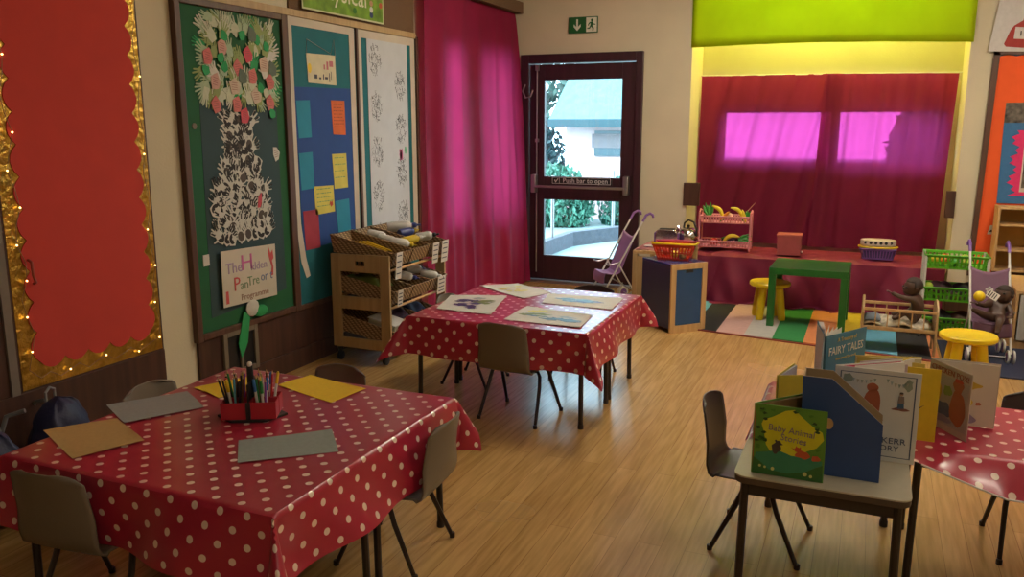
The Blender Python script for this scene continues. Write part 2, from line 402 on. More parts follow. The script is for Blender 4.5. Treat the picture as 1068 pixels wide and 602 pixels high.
# brown panelling below the boards, skirting, alcove dado ends
i = 1
def trim(b, mt): 
    global i
    struct(b.build('trim_%d' % i, mt=mt, bevel=.002, smooth=False)); i += 1
trim(MB().bb(LW, LW + .018, 3.29, 5.70, .10, .385), M['dark'])
trim(MB().bb(LW, LW + .018, FW, 3.06, .10, .385), M['dark'])
trim(MB().bb(LW, LW + .012, FW, 2.24, .385, 2.6), M['dark'])
trim(MB().bb(LW, LW + .030, 4.22, 5.67, 2.125, 2.165), M['beech2'])
trim(MB().bb(LW, LW + .012, 4.20, 5.68, 2.165, 2.8), M['hessian'])
trim(MB().bb(LW, LW + .030, 3.29, 4.22, 2.125, 2.165), M['beech2'])
trim(MB().bb(LW, -3.06, 5.70, 7.44, 2.50, 2.60), M['hessian'])
trim(MB().bb(-1.515, -1.375, BW - .02, BW + .02, .79, .99), M['dark'])
trim(MB().bb(.565, .632, BW - .02, BW + .03, .77, .98), M['dark'])
struct(MB().bb(LW, LW + .03, 3.29, 5.70, 0, .12).build('baseboard_left', mt=M['dark'], bevel=.003, smooth=False))
struct(MB().bb(-1.91, AX0, BW - .018, BW, 0, .1).bb(AX1, .80, BW - .018, BW, 0, .1).build('baseboard_back', mt=M['dark'], bevel=.003, smooth=False))

# ------------------------------------------------------------------ door
d = struct(bpy.data.objects.new('door_1', None)); COL.objects.link(d)
b = MB()
b.bb(-3.07, -2.99, 7.40, 7.56, 0, 2.13).bb(-1.97, -1.91, 7.40, 7.56, 0, 2.13).bb(-2.99, -1.97, 7.40, 7.56, 2.05, 2.13)
b.build('door_frame', d, M['maroon'], bevel=.004, smooth=False)
b = MB()
x0, x1 = -2.985, -1.975
b.bb(x0, -2.84, 7.43, 7.475, .03, 2.04).bb(-2.10, x1, 7.43, 7.475, .03, 2.04)
b.bb(-2.84, -2.10, 7.43, 7.475, 1.90, 2.04).bb(-2.84, -2.10, 7.43, 7.475, .80, 1.015).bb(-2.84, -2.10, 7.43, 7.475, .03, .265)
b.build('door_leaf', d, M['maroon'], bevel=.003, smooth=False)
for z0, z1 in ((1.015, 1.90), (.265, .80)):
    MB().bb(-2.84, -2.10, 7.45, 7.456, z0, z1).build('glass_pane', d, glass('door_glass'), smooth=False)
b = MB().m(M['grey_metal'])
b.tube([(-2.91, 7.36, .925), (-2.04, 7.36, .925)], .013)
b.build('push_bar', d)
for x in (-2.925, -2.03): MB().box((x, 7.395, .95), (.05, .07, .17)).build('push_bar_bracket', d, M['grey_metal'], bevel=.008)
b = MB(); b.tube([(-2.905, 7.405, .99), (-2.905, 7.405, 2.0)], .007).box((-2.905, 7.41, 2.01), (.03, .03, .05)).box((-2.905, 7.41, 1.35), (.03, .03, .03)); b.build('bolt_rod', d, M['grey_metal'])
b = MB(); b.tube([(-2.905, 7.405, .86), (-2.905, 7.405, .10)], .007); b.build('bolt_rod', d, M['grey_metal'])
b = MB(); b.tube([(-3.02, 7.39, 1.86), (-3.03, 7.36, 1.80), (-3.0, 7.35, 1.74), (-2.95, 7.35, 1.75), (-2.93, 7.36, 1.81)], .008); b.build('hook', d, M['grey_metal'])
MB().bb(-2.99, -1.97, 7.38, 7.6, 0, .025).build('threshold', d, M['grey_metal'], smooth=False)
sg = thing('door_sign', 'black sign with tick reading Push bar to open on door rail', 'sign', (-2.47, 7.43, .985))
MB().bb(-.30, .30, -.006, 0, -.038, .032).build('sign_plate', sg, M['black'], smooth=False)
WT = C('white_print', .72, .7, .68)
text('Push bar to open', .063, WT, sg, (.040, -.0072, -.004), ROT_BACK)
b = MB().m(WT); F2 = lambda u, v, w: (u, w, v)
for q in (rect(-.285, .285, .022, .026), rect(-.285, .285, -.034, -.030), rect(-.285, -.281, -.034, .026), rect(.281, .285, -.034, .026), rect(-.215, -.211, -.034, .026)): b.prism(q, F2, -.0075, -.006)
b.prism([(-.265, -.002), (-.255, .004), (-.250, -.012), (-.228, .016), (-.222, .012), (-.250, -.026)], F2, -.0075, -.006)
b.build('sign_border', sg, smooth=False)
# green exit sign
ex = thing('exit_sign', 'green fire exit sign with white arrow and running figure above door', 'sign', (-2.477, BW, 2.375))
MB().bb(-.137, .137, -.012, 0, -.07, .07).build('sign_plate', ex, C('exit_green', .012, .11, .03, .4), smooth=False)
b = MB().m(C('exit_white', .75, .75, .62, .4))
b.prism(rect(.03, .13, -.062, .062), F2, -.0135, -.0125)
b.prism([(-.063, .05), (-.047, .05), (-.047, -.015), (-.022, .008), (-.022, -.015), (-.055, -.05), (-.088, -.015), (-.088, .008), (-.063, -.015)], F2, -.0135, -.0125)
b.m(C('exit_green', 0, 0, 0))
b.prism(circ(.085, .038, .012), F2, -.0150, -.0140)
b.prism([(.07, .024), (.092, .026), (.10, .008), (.118, .004), (.117, -.004), (.095, -.001), (.088, -.012), (.104, -.03), (.098, -.056), (.088, -.054), (.090, -.034), (.076, -.018), (.064, -.036), (.040, -.036), (.040, -.028), (.058, -.026), (.070, -.004), (.072, .012), (.06, .006), (.052, -.01), (.045, -.006), (.054, .014)], F2, -.0150, -.0140)
b.build('sign_pictogram', ex, smooth=False)

# ------------------------------------------------------------------ lime fabric over the alcove
def lime(u, v):
    x = -1.50 + 2.145 * u; z = 2.94 - (2.94 - 2.145 - .02 * math.sin(u * 3.2) + .03 * u) * v
    return (x, 7.435 + .006 * math.sin(9 * u + 2 * v) + .004 * math.sin(23 * u), z)
tag(MB().grid(lime, 40, 10).build('fabric_pelmet', mt=M['lime'], solid=.003), 'lime green fabric sheet stretched across top of alcove', 'fabric')

# ------------------------------------------------------------------ curtains
def wave(t, seed, n=6):
    rnd = random.Random(seed); s = 0
    for k in range(n):
        f = rnd.uniform(8, 42); s += math.sin(f * t + rnd.uniform(0, 6.3)) * rnd.uniform(.4, 1) / (1 + f * .02)
    return s / n
def cl(u, v):    # tall curtain along the left wall, gathered loosely and swelling towards the door near the floor
    y = 5.69 + 1.72 * u - .10 * u * (v ** 2) * .3
    bulge = .17 * (v ** .7) * max(0, (u - .35) / .65) ** .8
    a = .022 + .046 * v
    slant = u + .10 * (v - .3) * max(0, .5 - abs(u - .55))
    fan = u + (.20 * (v - .1) * max(0, u - .45) if u > .45 else 0)
    x = -3.135 + bulge + a * 1.5 * wave(fan, 3, 7) + a * .42 * (1 - abs(math.sin(17 * fan + .8 * math.sin(5 * v)))) + .008 * math.sin(64 * fan) * v
    return (x, y, 2.52 - 2.505 * v)
tag(MB().grid(cl, 220, 40).build('curtain', mt=M['curtain'], solid=0), 'tall crimson voile curtain hanging to the floor left of door', 'curtain')
def ca(side):
    def f(u, v):
        x0, x1 = (-1.475, -.27) if side == 0 else (-.42, .60)
        x = x0 + (x1 - x0) * u
        slant = u + (.22 * (v) * (1 if side == 0 else .06))
        lean = (-.13 * v * max(0, u) ** 3) if side == 0 else (-.05 * v * (1 - u) - .05 * v * u)
        a = .016 + .014 * v
        edge = 1 + 2.0 * math.exp(-((1 - u) if side == 0 else u) * 9)
        y = 7.855 - .045 * side + a * edge * (1.5 * wave(slant, 11 + side, 7)) + .007 * edge * math.sin(47 * slant) + .010 * (1 - abs(math.sin(13 * slant + .5))) ** 2 * (1 + v)
        top = 1.925 - (.02 if side else 0) * u
        return (x + lean, y, top - (top - .43) * v)
    return f
tag(MB().grid(ca(0), 130, 30).build('curtain', mt=M['curtain2']), 'left half of the crimson curtain across the alcove window', 'curtain', )
tag(MB().grid(ca(1), 110, 30).build('curtain', mt=M['curtain2']), 'right half of the crimson curtain across the alcove window', 'curtain')
pr = thing('curtain_rail', 'thin white wire rail holding the alcove curtains', 'curtain rail', (0, 7.865, 1.93))
MB().tube([(-1.488, 0, 0), (.628, 0, -.015)], .005).build('rail', pr, M['white'])
# bench covered in crimson drape
bn = thing('bench', 'low bench in the alcove hidden by crimson drape', 'bench', (0, 0, 0))
MB().bb(-1.44, .60, 7.22, 7.82, .36, .39).build('bench_top', bn, M['beech2'], smooth=False)
for x in (-1.40, -.42, .52): MB().bb(x, x + .04, 7.25, 7.8, .0, .36).build('bench_support', bn, M['beech2'], smooth=False)
def dr(u, v):
    x = -1.47 + 2.06 * u
    L = .62 + .40
    s = v * (L + .06)
    n1 = wave(u, 31, 6); n2 = wave(u * 1.0 + .3, 33, 7)
    if s < .62: y = 7.80 - s; z = .402 + .010 * math.sin(14 * u + 9 * s) * math.sin(3 * s * 5) + (.020 * abs(math.sin(25 * u + 6 * s)) + .016 * max(0, n1)) * (s / .62)
    else:
        h = s - .62; y = 7.155 - .05 * h + (.16 * n2 + .040 * (1 - 2 * abs(math.sin(15.5 * u + 3 * h + 2 * n1))) + .016 * math.sin(57 * u - 9 * h)) * min(1, .15 + h / .25); z = .405 - h
        z = max(z, .012 + .004 * math.sin(40 * u)); 
        if h > .39: y -= (h - .39) * .8
    return (x, y, z)
tag(MB().grid(dr, 160, 60).build('draped_cloth', mt=M['drape']), 'crimson cloth draped over the alcove bench down to the floor', 'cloth')

# ------------------------------------------------------------------ unseen fill lights added on the ceiling to brighten the room
ELM = emit('fill_glow', (1.0, .90, .73), 62)
ELM2 = emit('dim_fill_glow', (1.0, .90, .73), 30)
for k, (x, y) in enumerate(((1.3, 5.4), (-1.0, 5.5), (1.6, 2.6), (.9, -.6))):
    t = thing('ceiling_fill_light', ('long added fill light on ceiling above the play corner', 'long added fill light on ceiling above the painting table', 'long added fill light on ceiling above the book table', 'long added fill light on ceiling nearest the front of the room')[k], 'fill light', (x, y, CZ - .001))
    MB().box((0, 0, -.03), (.16, 1.3, .06)).build('light_housing', t, M['white'], bevel=.006)
    MB().box((0, 0, -.075), (.12, 1.26, .03)).build('diffuser', t, ELM if k < 2 else ELM2, bevel=.008)

t = thing('alcove_fill_light', 'added yellow fill light inside the alcove behind the lime fabric', 'fill light', (-.43, 7.72, CZ - .001))  # added fill strip; its yellow stands in for light bounced off the lime
MB().box((0, 0, -.03), (1.7, .10, .06)).build('light_housing', t, M['white'], bevel=.006)
MB().box((0, 0, -.075), (1.64, .07, .03)).build('diffuser', t, emit('alcove_fill_glow', (1.0, .86, .16), 85), bevel=.008)

# ------------------------------------------------------------------ outside
struct(MB().bb(-14, 10, 8.15, 40, -.12, -.02).build('ground', mt=mat('pale_concrete', (.19, .25, .25), .8, var=.06, scale=3), smooth=False))
PINK = mat('pale_render', (.62, .47, .49), .9, var=.03)
TEAL = mat('grey_slate_roof', (.085, .17, .17), .8, var=.15, scale=9)
o = thing('outbuilding', 'pale rendered outbuilding with slate roof and small window seen through door', 'building', (-3.3, 13, -.02))
MB().bb(-1.30, .30, 0, 3, 0, 1.56).build('wall', o, PINK, smooth=False)
b = MB(); b.prism([(-.28, 1.50), (1.5, 2.75), (3.3, 1.50), (3.3, 1.57), (1.5, 2.85), (-.28, 1.58)], lambda u, v, w: (w, u, v), -1.5, .40); b.build('roof', o, TEAL, smooth=False)
MB().bb(-1.5, .40, -.30, -.26, 1.47, 1.60).build('gutter', o, C('gutter_blue', .03, .07, .085), bevel=.006)
b = MB(); b.bb(-.80, -.37, -.03, .02, 1.02, 1.42); b.build('window', o, C('dark_window', .03, .07, .09, .2), smooth=False)
MB().bb(-.84, -.33, -.04, .0, 1.15, 1.37).build('window_blind', o, C('pale_blind', .2, .17, .18), smooth=False)
# hedges and trees: leafy, uncountable leaves on real crowns
def leafy(name, label, cat, c, r, col, n=900, s=.08, seed=1, parentless=True):
    rnd = random.Random(seed); t = thing(name, label, cat, (c[0], c[1], 0))
    b = MB(); b.tube([(0, 0, -.02), (.02, 0, max(.2, c[2] * .7))], [.06, .03], 7); b.build('stem', t, M['dark'])
    b = MB()
    for k in range(n):
        th = rnd.uniform(0, 2 * PI); ph = math.acos(rnd.uniform(-1, 1)); q = rnd.uniform(.55, 1) 
        p = Vector((r[0] * q * math.sin(ph) * math.cos(th), r[1] * q * math.sin(ph) * math.sin(th), max(-.0 - c[2] + .02, r[2] * q * math.cos(ph)))) + Vector((0, 0, c[2]))
        R = Euler((rnd.uniform(0, 6), rnd.uniform(0, 6), rnd.uniform(0, 6))).to_matrix(); l = s * rnd.uniform(.6, 1.3)
        b.add([p + R @ Vector(v) for v in ((-l, 0, 0), (0, -l * .45, .1 * l), (l, 0, 0), (0, l * .45, .1 * l))], [(0, 1, 2, 3)])
    b.build('foliage', t, mat(name + '_leaf_' + str(seed), col, .6, var=.5, scale=3), smooth=False, recalc=False)
    return t
leafy('hedge', 'bushy green hedge behind low wall, left of the posts', 'hedge', (-4.45, 12.0, .30), (.66, .5, .62), (.045, .16, .11), 3200, .06, 2)
leafy('hedge', 'bushy green hedge behind low wall, in front of outbuilding', 'hedge', (-3.05, 12.45, .25), (.80, .40, .62), (.045, .16, .12), 3200, .06, 3)
leafy('hedge', 'dark leafy hedge beside the outbuilding end wall', 'hedge', (-5.25, 13.3, .8), (.55, .5, .9), (.03, .08, .09), 1600, .07, 4)
leafy('tree', 'tall pale tree rising behind the outbuilding', 'tree', (-7.2, 19, 3.2), (1.6, 1.2, 1.8), (.05, .10, .08), 1500, .14, 5)
leafy('hedge', 'dark bush outside the right half of the alcove window', 'hedge', (.52, 9.9, .95), (.42, .35, .85), (.12, .20, .17), 2600, .07, 6)
LW_ = mat('pale_grey_brick', (.075, .08, .10), .9, var=.15, scale=20)
lw = tag(MB().prism([(-3.52, 8.4), (-3.42, 8.4), (-3.40, 9.95), (-2.6, 11.5), (-2.7, 11.55), (-3.50, 10.0)], XY, -.02, .16).build('low_wall', mt=LW_, smooth=False), 'low pale brick wall edging the path outside the door', 'wall')
for k, (x, y) in enumerate(((-3.46, 9.35), (-3.12, 10.75))):
    tag(MB().tube([(x, y, .16), (x, y, .90)], .022).build('fence_post', mt=M['grey_metal']), ('slim grey rail post on low wall, nearer the door', 'slim grey rail post on low wall, farther from door')[k], 'post')

# ------------------------------------------------------------------ sky and sun
W = bpy.data.worlds.new('world'); SC.world = W; W.use_nodes = True
bg = W.node_tree.nodes['Background']; bg.inputs['Color'].default_value = (.62, .86, 1.0, 1); bg.inputs['Strength'].default_value = 7
s = bpy.data.lights.new('sun', 'SUN'); s.energy = 2.5; s.angle = .02; s.color = (1, .93, .88); so = bpy.data.objects.new('sun', s); COL.objects.link(so)
so.rotation_euler = (math.radians(42), 0, math.radians(-25))
SC.view_settings.view_transform = 'Standard'; SC.view_settings.look = 'None'; SC.view_settings.gamma = 1; SC.view_settings.exposure = .45
SC.cycles.use_denoising = True
SC.cycles.caustics_reflective = False; SC.cycles.caustics_refractive = False; SC.cycles.max_bounces = 6; SC.cycles.transparent_max_bounces = 10; SC.cycles.sample_clamp_indirect = 3
# ================================================================== LEFT WALL DISPLAYS
WXL = LW + .018      # face of the display boards
def onwall(mb, poly, a, b): return mb.prism(poly, YZ, a, b)
# red board with scalloped gold border
rb = thing('display_board', 'tall red paper display board with scalloped gold foil border', 'display board', (LW, 2.67, .38))
def lp(poly): return [(y - 2.67, z - .38) for y, z in poly]
onwall(MB(), lp(rect(2.27, 3.055, .385, 2.62)), .0, .018).build('backing', rb, M['dark'], smooth=False)
FOIL = mat('crumpled_gold_foil', (.50, .30, .05), .30, .85, var=.25, scale=18, bump=1.0, bscale=38)
onwall(MB(), lp(rect(2.285, 3.045, .395, 2.61)), .018, .020).build('foil_border', rb, FOIL, smooth=False)
pts = []
def scallop(a, b, n, amp, fn):
    out = []
    for k in range(n * 6):
        t = k / (n * 6); c = abs(math.sin(PI * t * n)); out.append(fn(a + (b - a) * t, amp * (c ** .8)))
    return out
y0, y1, z0, z1 = 2.375, 2.975, .50, 2.60
pts += scallop(y0, y1, 5, .035, lambda t, s: (t, z0 - s))
pts += scallop(z0, z1, 16, .035, lambda t, s: (y1 + s, t))
pts += [(y1, z1)]
pts += scallop(z1, z0, 16, .035, lambda t, s: (y0 - s, t))
RED = mat('red_backing_paper', (.58, .048, .034), .85, var=.04, scale=6, bump=.3, bscale=5)
onwall(MB(), lp(pts), .020, .024).build('red_paper', rb, RED, smooth=False)
b = MB(); b.tube([(.03, -.305, .565), (.05, -.305, .555), (.052, -.305, .50), (.052, -.295, .47), (.03, -.290, .462)], .006); b.build('handle', rb, C('dull_red_handle', .35, .06, .04, .4))
onwall(MB(), lp(rect(2.235, 2.272, .385, 2.62)), 0, .022).build('edge_strip', rb, C('grey_edge', .20, .16, .13), smooth=False)
# fairy lights along the border
fl = thing('string_lights', 'string of warm fairy lights around the gold border of red board', 'fairy lights', (LW + .03, 2.67, .38))
rnd = random.Random(3); path = []
for k in range(26): path.append((rnd.uniform(0, .008), -.335 + .02 * math.sin(k * 1.7), 2.0 - k * .076))
for k in range(14): path.append((rnd.uniform(0, .008), -.31 + k * .048, .055 + .018 * math.sin(k * 2.1)))
for k in range(22): path.append((rnd.uniform(0, .008), .345 + .014 * math.sin(k * 1.9), .08 + k * .09))
MB().tube(path, .0016, 5).build('wire', fl, C('copper_wire', .35, .2, .08, .4))
BULB = emit('warm_bulb_glow', (1.0, .62, .18), 5)
for k in list(range(0, 26, 2)) + [29, 33, 37, 40, 42, 44, 46, 50, 54, 58]:
    MB().ball(path[k], .004, 8, 6).build('bulb', fl, BULB)

# green board with the hand-print tree
gb = thing('display_board', 'green framed display board holding the hand-print tree', 'display board', (LW, 3.71, .39))
def lg(poly): return [(y - 3.71, z - .39) for y, z in poly]
onwall(MB(), lg(rect(3.29, 4.13, .39, 2.12)), 0, .018).build('green_backing', gb, mat('dark_green_paper', (.010, .10, .035), .8, var=.08, scale=5), smooth=False)
SLATE = mat('slate_blue_paper', (.028, .060, .068), .8, var=.08, scale=5)
onwall(MB(), lg([(3.40, .47), (4.035, .52), (4.03, 1.62), (3.42, 1.62)]), .018, .0195).build('dark_blue_paper', gb, SLATE, smooth=False)
b = MB()
for r in ((3.275, 3.315, .36, 2.125), (3.315, 4.10, .365, .40), (4.10, 4.155, .36, 2.125), (3.315, 4.10, 2.09, 2.125)): onwall(b, lg(rect(*r)), .0, .036)
b.build('frame', gb, M['frame'], bevel=.004, smooth=False)
# blue board
bb_ = thing('display_board', 'teal and blue display panel edged in wide cream paper', 'display board', (LW, 4.5, .39))
def lb(poly): return [(y - 4.5, z - .39) for y, z in poly]
TEALP = mat('teal_paper', (.008, .13, .155), .8, var=.06, scale=6, bump=.15, bscale=8)
BLUEP = mat('royal_blue_paper', (.012, .055, .235), .75, var=.07, scale=5, bump=.2, bscale=8)
onwall(MB(), lb(rect(4.155, 4.87, .39, 2.12)), 0, .018).build('teal_backing', bb_, TEALP, smooth=False)
onwall(MB(), lb([(4.22, .72), (4.80, .76), (4.80, 1.73), (4.205, 1.72)]), .018, .0195).build('blue_paper', bb_, BLUEP, smooth=False)
b = MB().m(M['paper_cream'])
onwall(b, lb([(4.155, 2.125), (4.16, .90), (4.19, .66), (4.235, .55), (4.275, .56), (4.24, .68), (4.205, .9), (4.205, 2.075), (4.80, 2.075), (4.80, .80), (4.815, .45), (4.85, .45), (4.855, .9), (4.86, 2.12)]), .0197, .0215)
b.build('paper_border', bb_, smooth=False)
onwall(MB(), lb(rect(4.155, 4.88, .36, .39)), 0, .034).build('frame', bb_, M['frame'], bevel=.003, smooth=False)
# white board of prints
wb = thing('display_board', 'white paper panel of black dotted prints with teal side strips', 'display board', (LW, 5.27, .39))
def lw_(poly): return [(y - 5.27, z - .39) for y, z in poly]
onwall(MB(), lw_(rect(4.90, 5.67, .39, 2.12)), 0, .018).build('teal_backing', wb, TEALP, smooth=False)
b = MB()
onwall(b, lw_([(4.892, 2.12), (4.90, .60), (4.945, .60), (4.945, 2.07), (5.60, 2.07), (5.60, .60), (5.665, .60), (5.66, 2.125)]), .018, .0205)
b.build('paper_border', wb, M['paper_cream'], smooth=False)
WSH = mat('cool_white_paper', (.56, .57, .60), .7, var=.03)
onwall(MB(), lw_(rect(5.01, 5.545, .62, 2.07)), .0195, .0215).build('print_sheet', wb, WSH, smooth=False)
b = MB().m(C('print_black', .04, .04, .05)); rnd = random.Random(5); fn = 0
ctr = [(5.11 + .33 * (k % 2) , 1.93 - .155 * k) for k in range(9)]
for cy, cz in ctr:
    for k in range(105):
        a = rnd.uniform(0, 6.28); r = .12 * math.sqrt(rnd.random()) 
        yy, zz = cy + r * math.cos(a) * .62, cz + r * math.sin(a) * .9
        if not 5.02 < yy < 5.535: continue
        l = rnd.uniform(.005, .016); t = rnd.uniform(0, PI); dy, dz = math.cos(t) * l, math.sin(t) * l
        onwall(b, [(yy - 5.27 - dy - dz * .25, zz - .39 - dz + dy * .25), (yy - 5.27 + dy - dz * .2, zz - .39 + dz), (yy - 5.27 + dy + dz * .2, zz - .39 + dz + .004)], .0216, .0222)
b.m(C('print_pink', .62, .12, .28))
for k in range(6): onwall(b, [(p[0] * .012 + .155 + rnd.uniform(-.02, .02), p[1] * .02 + .88 + rnd.uniform(-.04, .04)) for p in circ(0, 0, 1, 1, 6)], .0216, .0222)
b.m(C('print_green', .1, .42, .2))
onwall(b, circ(.225, .92, .014, .03, 6), .0216, .0222)
b.build('printed_marks', wb, smooth=False)
b = MB()
for r in ((4.87, 4.892, .36, 2.125), (5.668, 5.70, .36, 2.14), (4.892, 5.668, .36, .39)): onwall(b, lw_(rect(*r)), 0, .034)
b.build('frame', wb, M['frame'], bevel=.003, smooth=False)
# loose sheets on the blue board
WP = LW + .0198
def sheet(name, label, cat, q, mt, group=None, scrib=None, marks=()):
    cy = sum(p[0] for p in q) / 4; cz = sum(p[1] for p in q) / 4
    t = thing(name, label, cat, (WP, cy, cz), 0, group)
    onwall(MB(), [(y - cy, z - cz) for y, z in q], 0, .0015).build('paper_sheet', t, mt, smooth=False)
    if scrib or marks:
        b = MB(); rnd = random.Random(int(cy * 100) + int(cz * 77))
        if scrib:
            b.m(scrib[0]); h = max(p[1] for p in q) - cz; w = max(p[0] for p in q) - cy
            for k in range(scrib[1]):
                z = h * .75 - k * h * 1.5 / scrib[1]; x = -w * .75
                while x < w * .6:
                    l = rnd.uniform(.006, .03); onwall(b, rect(x, x + l, z, z + .0045), .0016, .0020); x += l + rnd.uniform(.004, .012)
        for mt2, poly in marks: b.m(mt2); onwall(b, poly, .0016, .0022)
        b.build('handwriting', t, smooth=False)
    return t
CY = mat('cyan_card', (.012, .22, .34), .7, var=.04)
sheet('card', 'blank cyan card, upper left on the blue display panel', 'card', [(4.215, 1.64), (4.35, 1.645), (4.355, 1.42), (4.225, 1.415)], CY)
sheet('card', 'blank cyan card, left of the yellow notes on blue panel', 'card', [(4.218, 1.325), (4.355, 1.33), (4.36, 1.105), (4.228, 1.10)], CY)
sheet('card', 'blank cyan card low on the right side of blue panel', 'card', [(4.575, 1.005), (4.735, 1.01), (4.745, .79), (4.60, .785)], CY)
INK = C('ink', .05, .05, .09)
sheet('note', 'orange paper note with handwriting on blue display panel', 'note', [(4.572, 1.65), (4.722, 1.65), (4.725, 1.43), (4.585, 1.435)], mat('orange_note_paper', (.66, .14, .03), .8), scrib=(C('brown_ink', .25, .05, .02), 8))
sheet('note', 'upper yellow paper note with green writing on blue panel', 'note', [(4.56, 1.31), (4.72, 1.31), (4.728, 1.085), (4.575, 1.085)], mat('yellow_note_paper', (.64, .54, .10), .8), scrib=(C('green_ink', .1, .3, .12), 4))
sheet('note', 'lower yellow paper note with red drawing, on blue panel', 'note', [(4.355, 1.115), (4.56, 1.11), (4.567, .94), (4.36, .935)], M.get('yn') or mat('yellow_note_paper', (.64, .54, .10), .8), scrib=(C('green_ink', 0, 0, 0), 5), marks=[(C('red_ink', .5, .05, .03), [(.05, -.03), (.06, -.012), (.072, -.022), (.085, -.01), (.085, -.04), (.068, -.052)])])
sheet('card', 'blank dark red card low on the blue display panel', 'card', [(4.232, .97), (4.385, .97), (4.395, .725), (4.245, .725)], mat('red_card', (.36, .03, .05), .8))
cp = sheet('picture', 'child drawing on cream paper hanging by string near panel top', 'picture', [(4.335, 1.925), (4.635, 1.93), (4.64, 1.745), (4.345, 1.75)], mat('cream_drawing_paper', (.62, .56, .38), .8),
      marks=[(C('sun_yellow', .75, .55, .05), circ(-.125, .0, .018, .03)), (C('pink_ink', .5, .15, .18), rect(.05, .07, .0, .05)), (C('pink_ink', 0, 0, 0), rect(.08, .12, .02, .055)), (C('pink_ink', 0, 0, 0), rect(.02, .035, .0, .03)), (INK, rect(-.08, -.05, -.06, -.035)), (INK, rect(-.03, -.01, -.062, -.05)), (INK, rect(.01, .02, -.062, -.03)), (INK, rect(.03, .06, -.06, -.045)), (INK, rect(.075, .082, -.075, -.02)), (INK, rect(.095, .10, -.06, -.01))])
b = MB(); b.tube([(.002, -.15, .09), (.002, -.145, .17), (.002, .10, .10), (.002, .14, .19), (.002, .15, .08)], .0018, 5); b.build('string', cp, C('grey_string', .35, .36, .33))
# green printed title card above the panels
tc = thing('title_card', 'long green printed title card reading ysical above the panels', 'sign', (LW + .031, 4.76, 2.27))
onwall(MB(), rect(-.46, .455, -.09, .10), 0, .004).build('card_sheet', tc, C('card_edge', .6, .6, .35), smooth=False)
GP = mat('leaf_green_print', (.16, .30, .02), .7, var=.35, scale=14)
b = MB().m(GP); onwall(b, rect(-.45, .445, -.08, .095), .004, .0046)
for cy_, cz_, mt_ in ((-.30, .0, C('p_dgreen', .04, .16, .02)), (-.27, .03, C('p_dgreen', 0, 0, 0)), (.30, -.01, C('p_white', .6, .6, .55)), (.30, .03, C('p_skin', .5, .25, .15)), (.30, -.045, C('p_navy', .04, .06, .16)), (.42, .03, C('p_red', .5, .1, .04)), (-.40, .05, C('p_red', 0, 0, 0)), (.10, -.04, C('p_dgreen', 0, 0, 0))):
    b.m(mt_); onwall(b, circ(cy_, cz_, .022, .02, 9), .0046, .005)
b.build('printed_picture', tc, smooth=False)
text('Physical', .17, C('cream_print', .7, .68, .5), tc, (.0055, -.03, .045), ROT_LEFT, sx=1.05)

# hand cut-outs and hand prints
def hand_poly(s=1.0, spread=1.0, seed=0):
    rnd = random.Random(seed); P = []
    P += [(-.022, -.05), (-.032, -.02)]
    # thumb
    def finger(bx, by, ang, l, w):
        dx, dy = math.sin(ang), math.cos(ang); nx, ny = dy, -dx
        return [(bx - nx * w, by - ny * w), (bx + dx * l - nx * w * .85, by + dy * l - ny * w * .85), (bx + dx * (l + w)-nx*w*.2, by + dy * (l + w)), (bx + dx * l + nx * w * .85, by + dy * l + ny * w * .85), (bx + nx * w, by + ny * w)]
    P += finger(-.030, -.002, -.95 * spread, .030, .0065)
    for bx, a, l in ((-.020, -.28, .042), (-.006, -.07, .050), (.009, .12, .046), (.022, .34, .034)):
        P += finger(bx, .026, a * spread + rnd.uniform(-.08, .08), l * rnd.uniform(.9, 1.1), .0058)
    P += [(.034, -.01), (.024, -.05)]
    return [(x * s, y * s) for x, y in P]
def hand_mesh(mt_paper, mt_ink, seed, palm=None):
    b = MB().m(mt_paper); onwall(b, hand_poly(1, 1.15, seed), 0, .0012)
    if mt_ink:
        b.m(mt_ink)
        rnd = random.Random(seed + 50)
        if palm: onwall(b, circ(0, -.008, .027, .032, 9), .0013, .0017)
        else:
            a0 = rnd.uniform(0, 6)
            onwall(b, [( .028 * math.cos(a0 + t * .5) * 1.0, -.008 + .034 * math.sin(a0 + t * .5)) for t in (0, 1, 2, 3, 4, 5, 6, 7)] + [(.006 * math.cos(a0 + t * .5), -.008 + .008 * math.sin(a0 + t * .5)) for t in (7, 6, 5, 4, 3, 2, 1, 0)], .0013, .0017)
            for bx, a, l in ((-.020, -.30, .040), (-.006, -.08, .048), (.009, .13, .044), (.022, .36, .032)):
                if rnd.random() < .75:
                    dx, dy = math.sin(a * 1.1), math.cos(a * 1.1); y0_ = .030 + rnd.uniform(0, .012)
                    onwall(b, [(bx + dx * t + k * .0042, y0_ + dy * t) for t, k in ((0, -1.25), (l * .85, -1.25), (l * .85, 1.25), (0, 1.25))], .0013, .0017)
    return b
HP = {'pale': C('hand_pale', .52, .54, .40), 'white': C('hand_white', .58, .56, .50), 'sage': C('hand_sage', .27, .33, .12), 'green': C('hand_green', .02, .30, .09), 'mint': C('hand_mint', .36, .46, .30), 'grey': C('hand_grey', .11, .14, .10), 'pink': C('hand_pink', .56, .32, .26), 'coral': C('hand_coral', .58, .16, .15), 'blush': C('hand_blush', .55, .42, .32), 'red': C('hand_red', .58, .07, .10), 'brown': C('hand_brown', .075, .055, .045), 'ink': C('hand_ink', .02, .016, .014), 'lines': C('hand_lines', .30, .10, .09)}
protos = {}
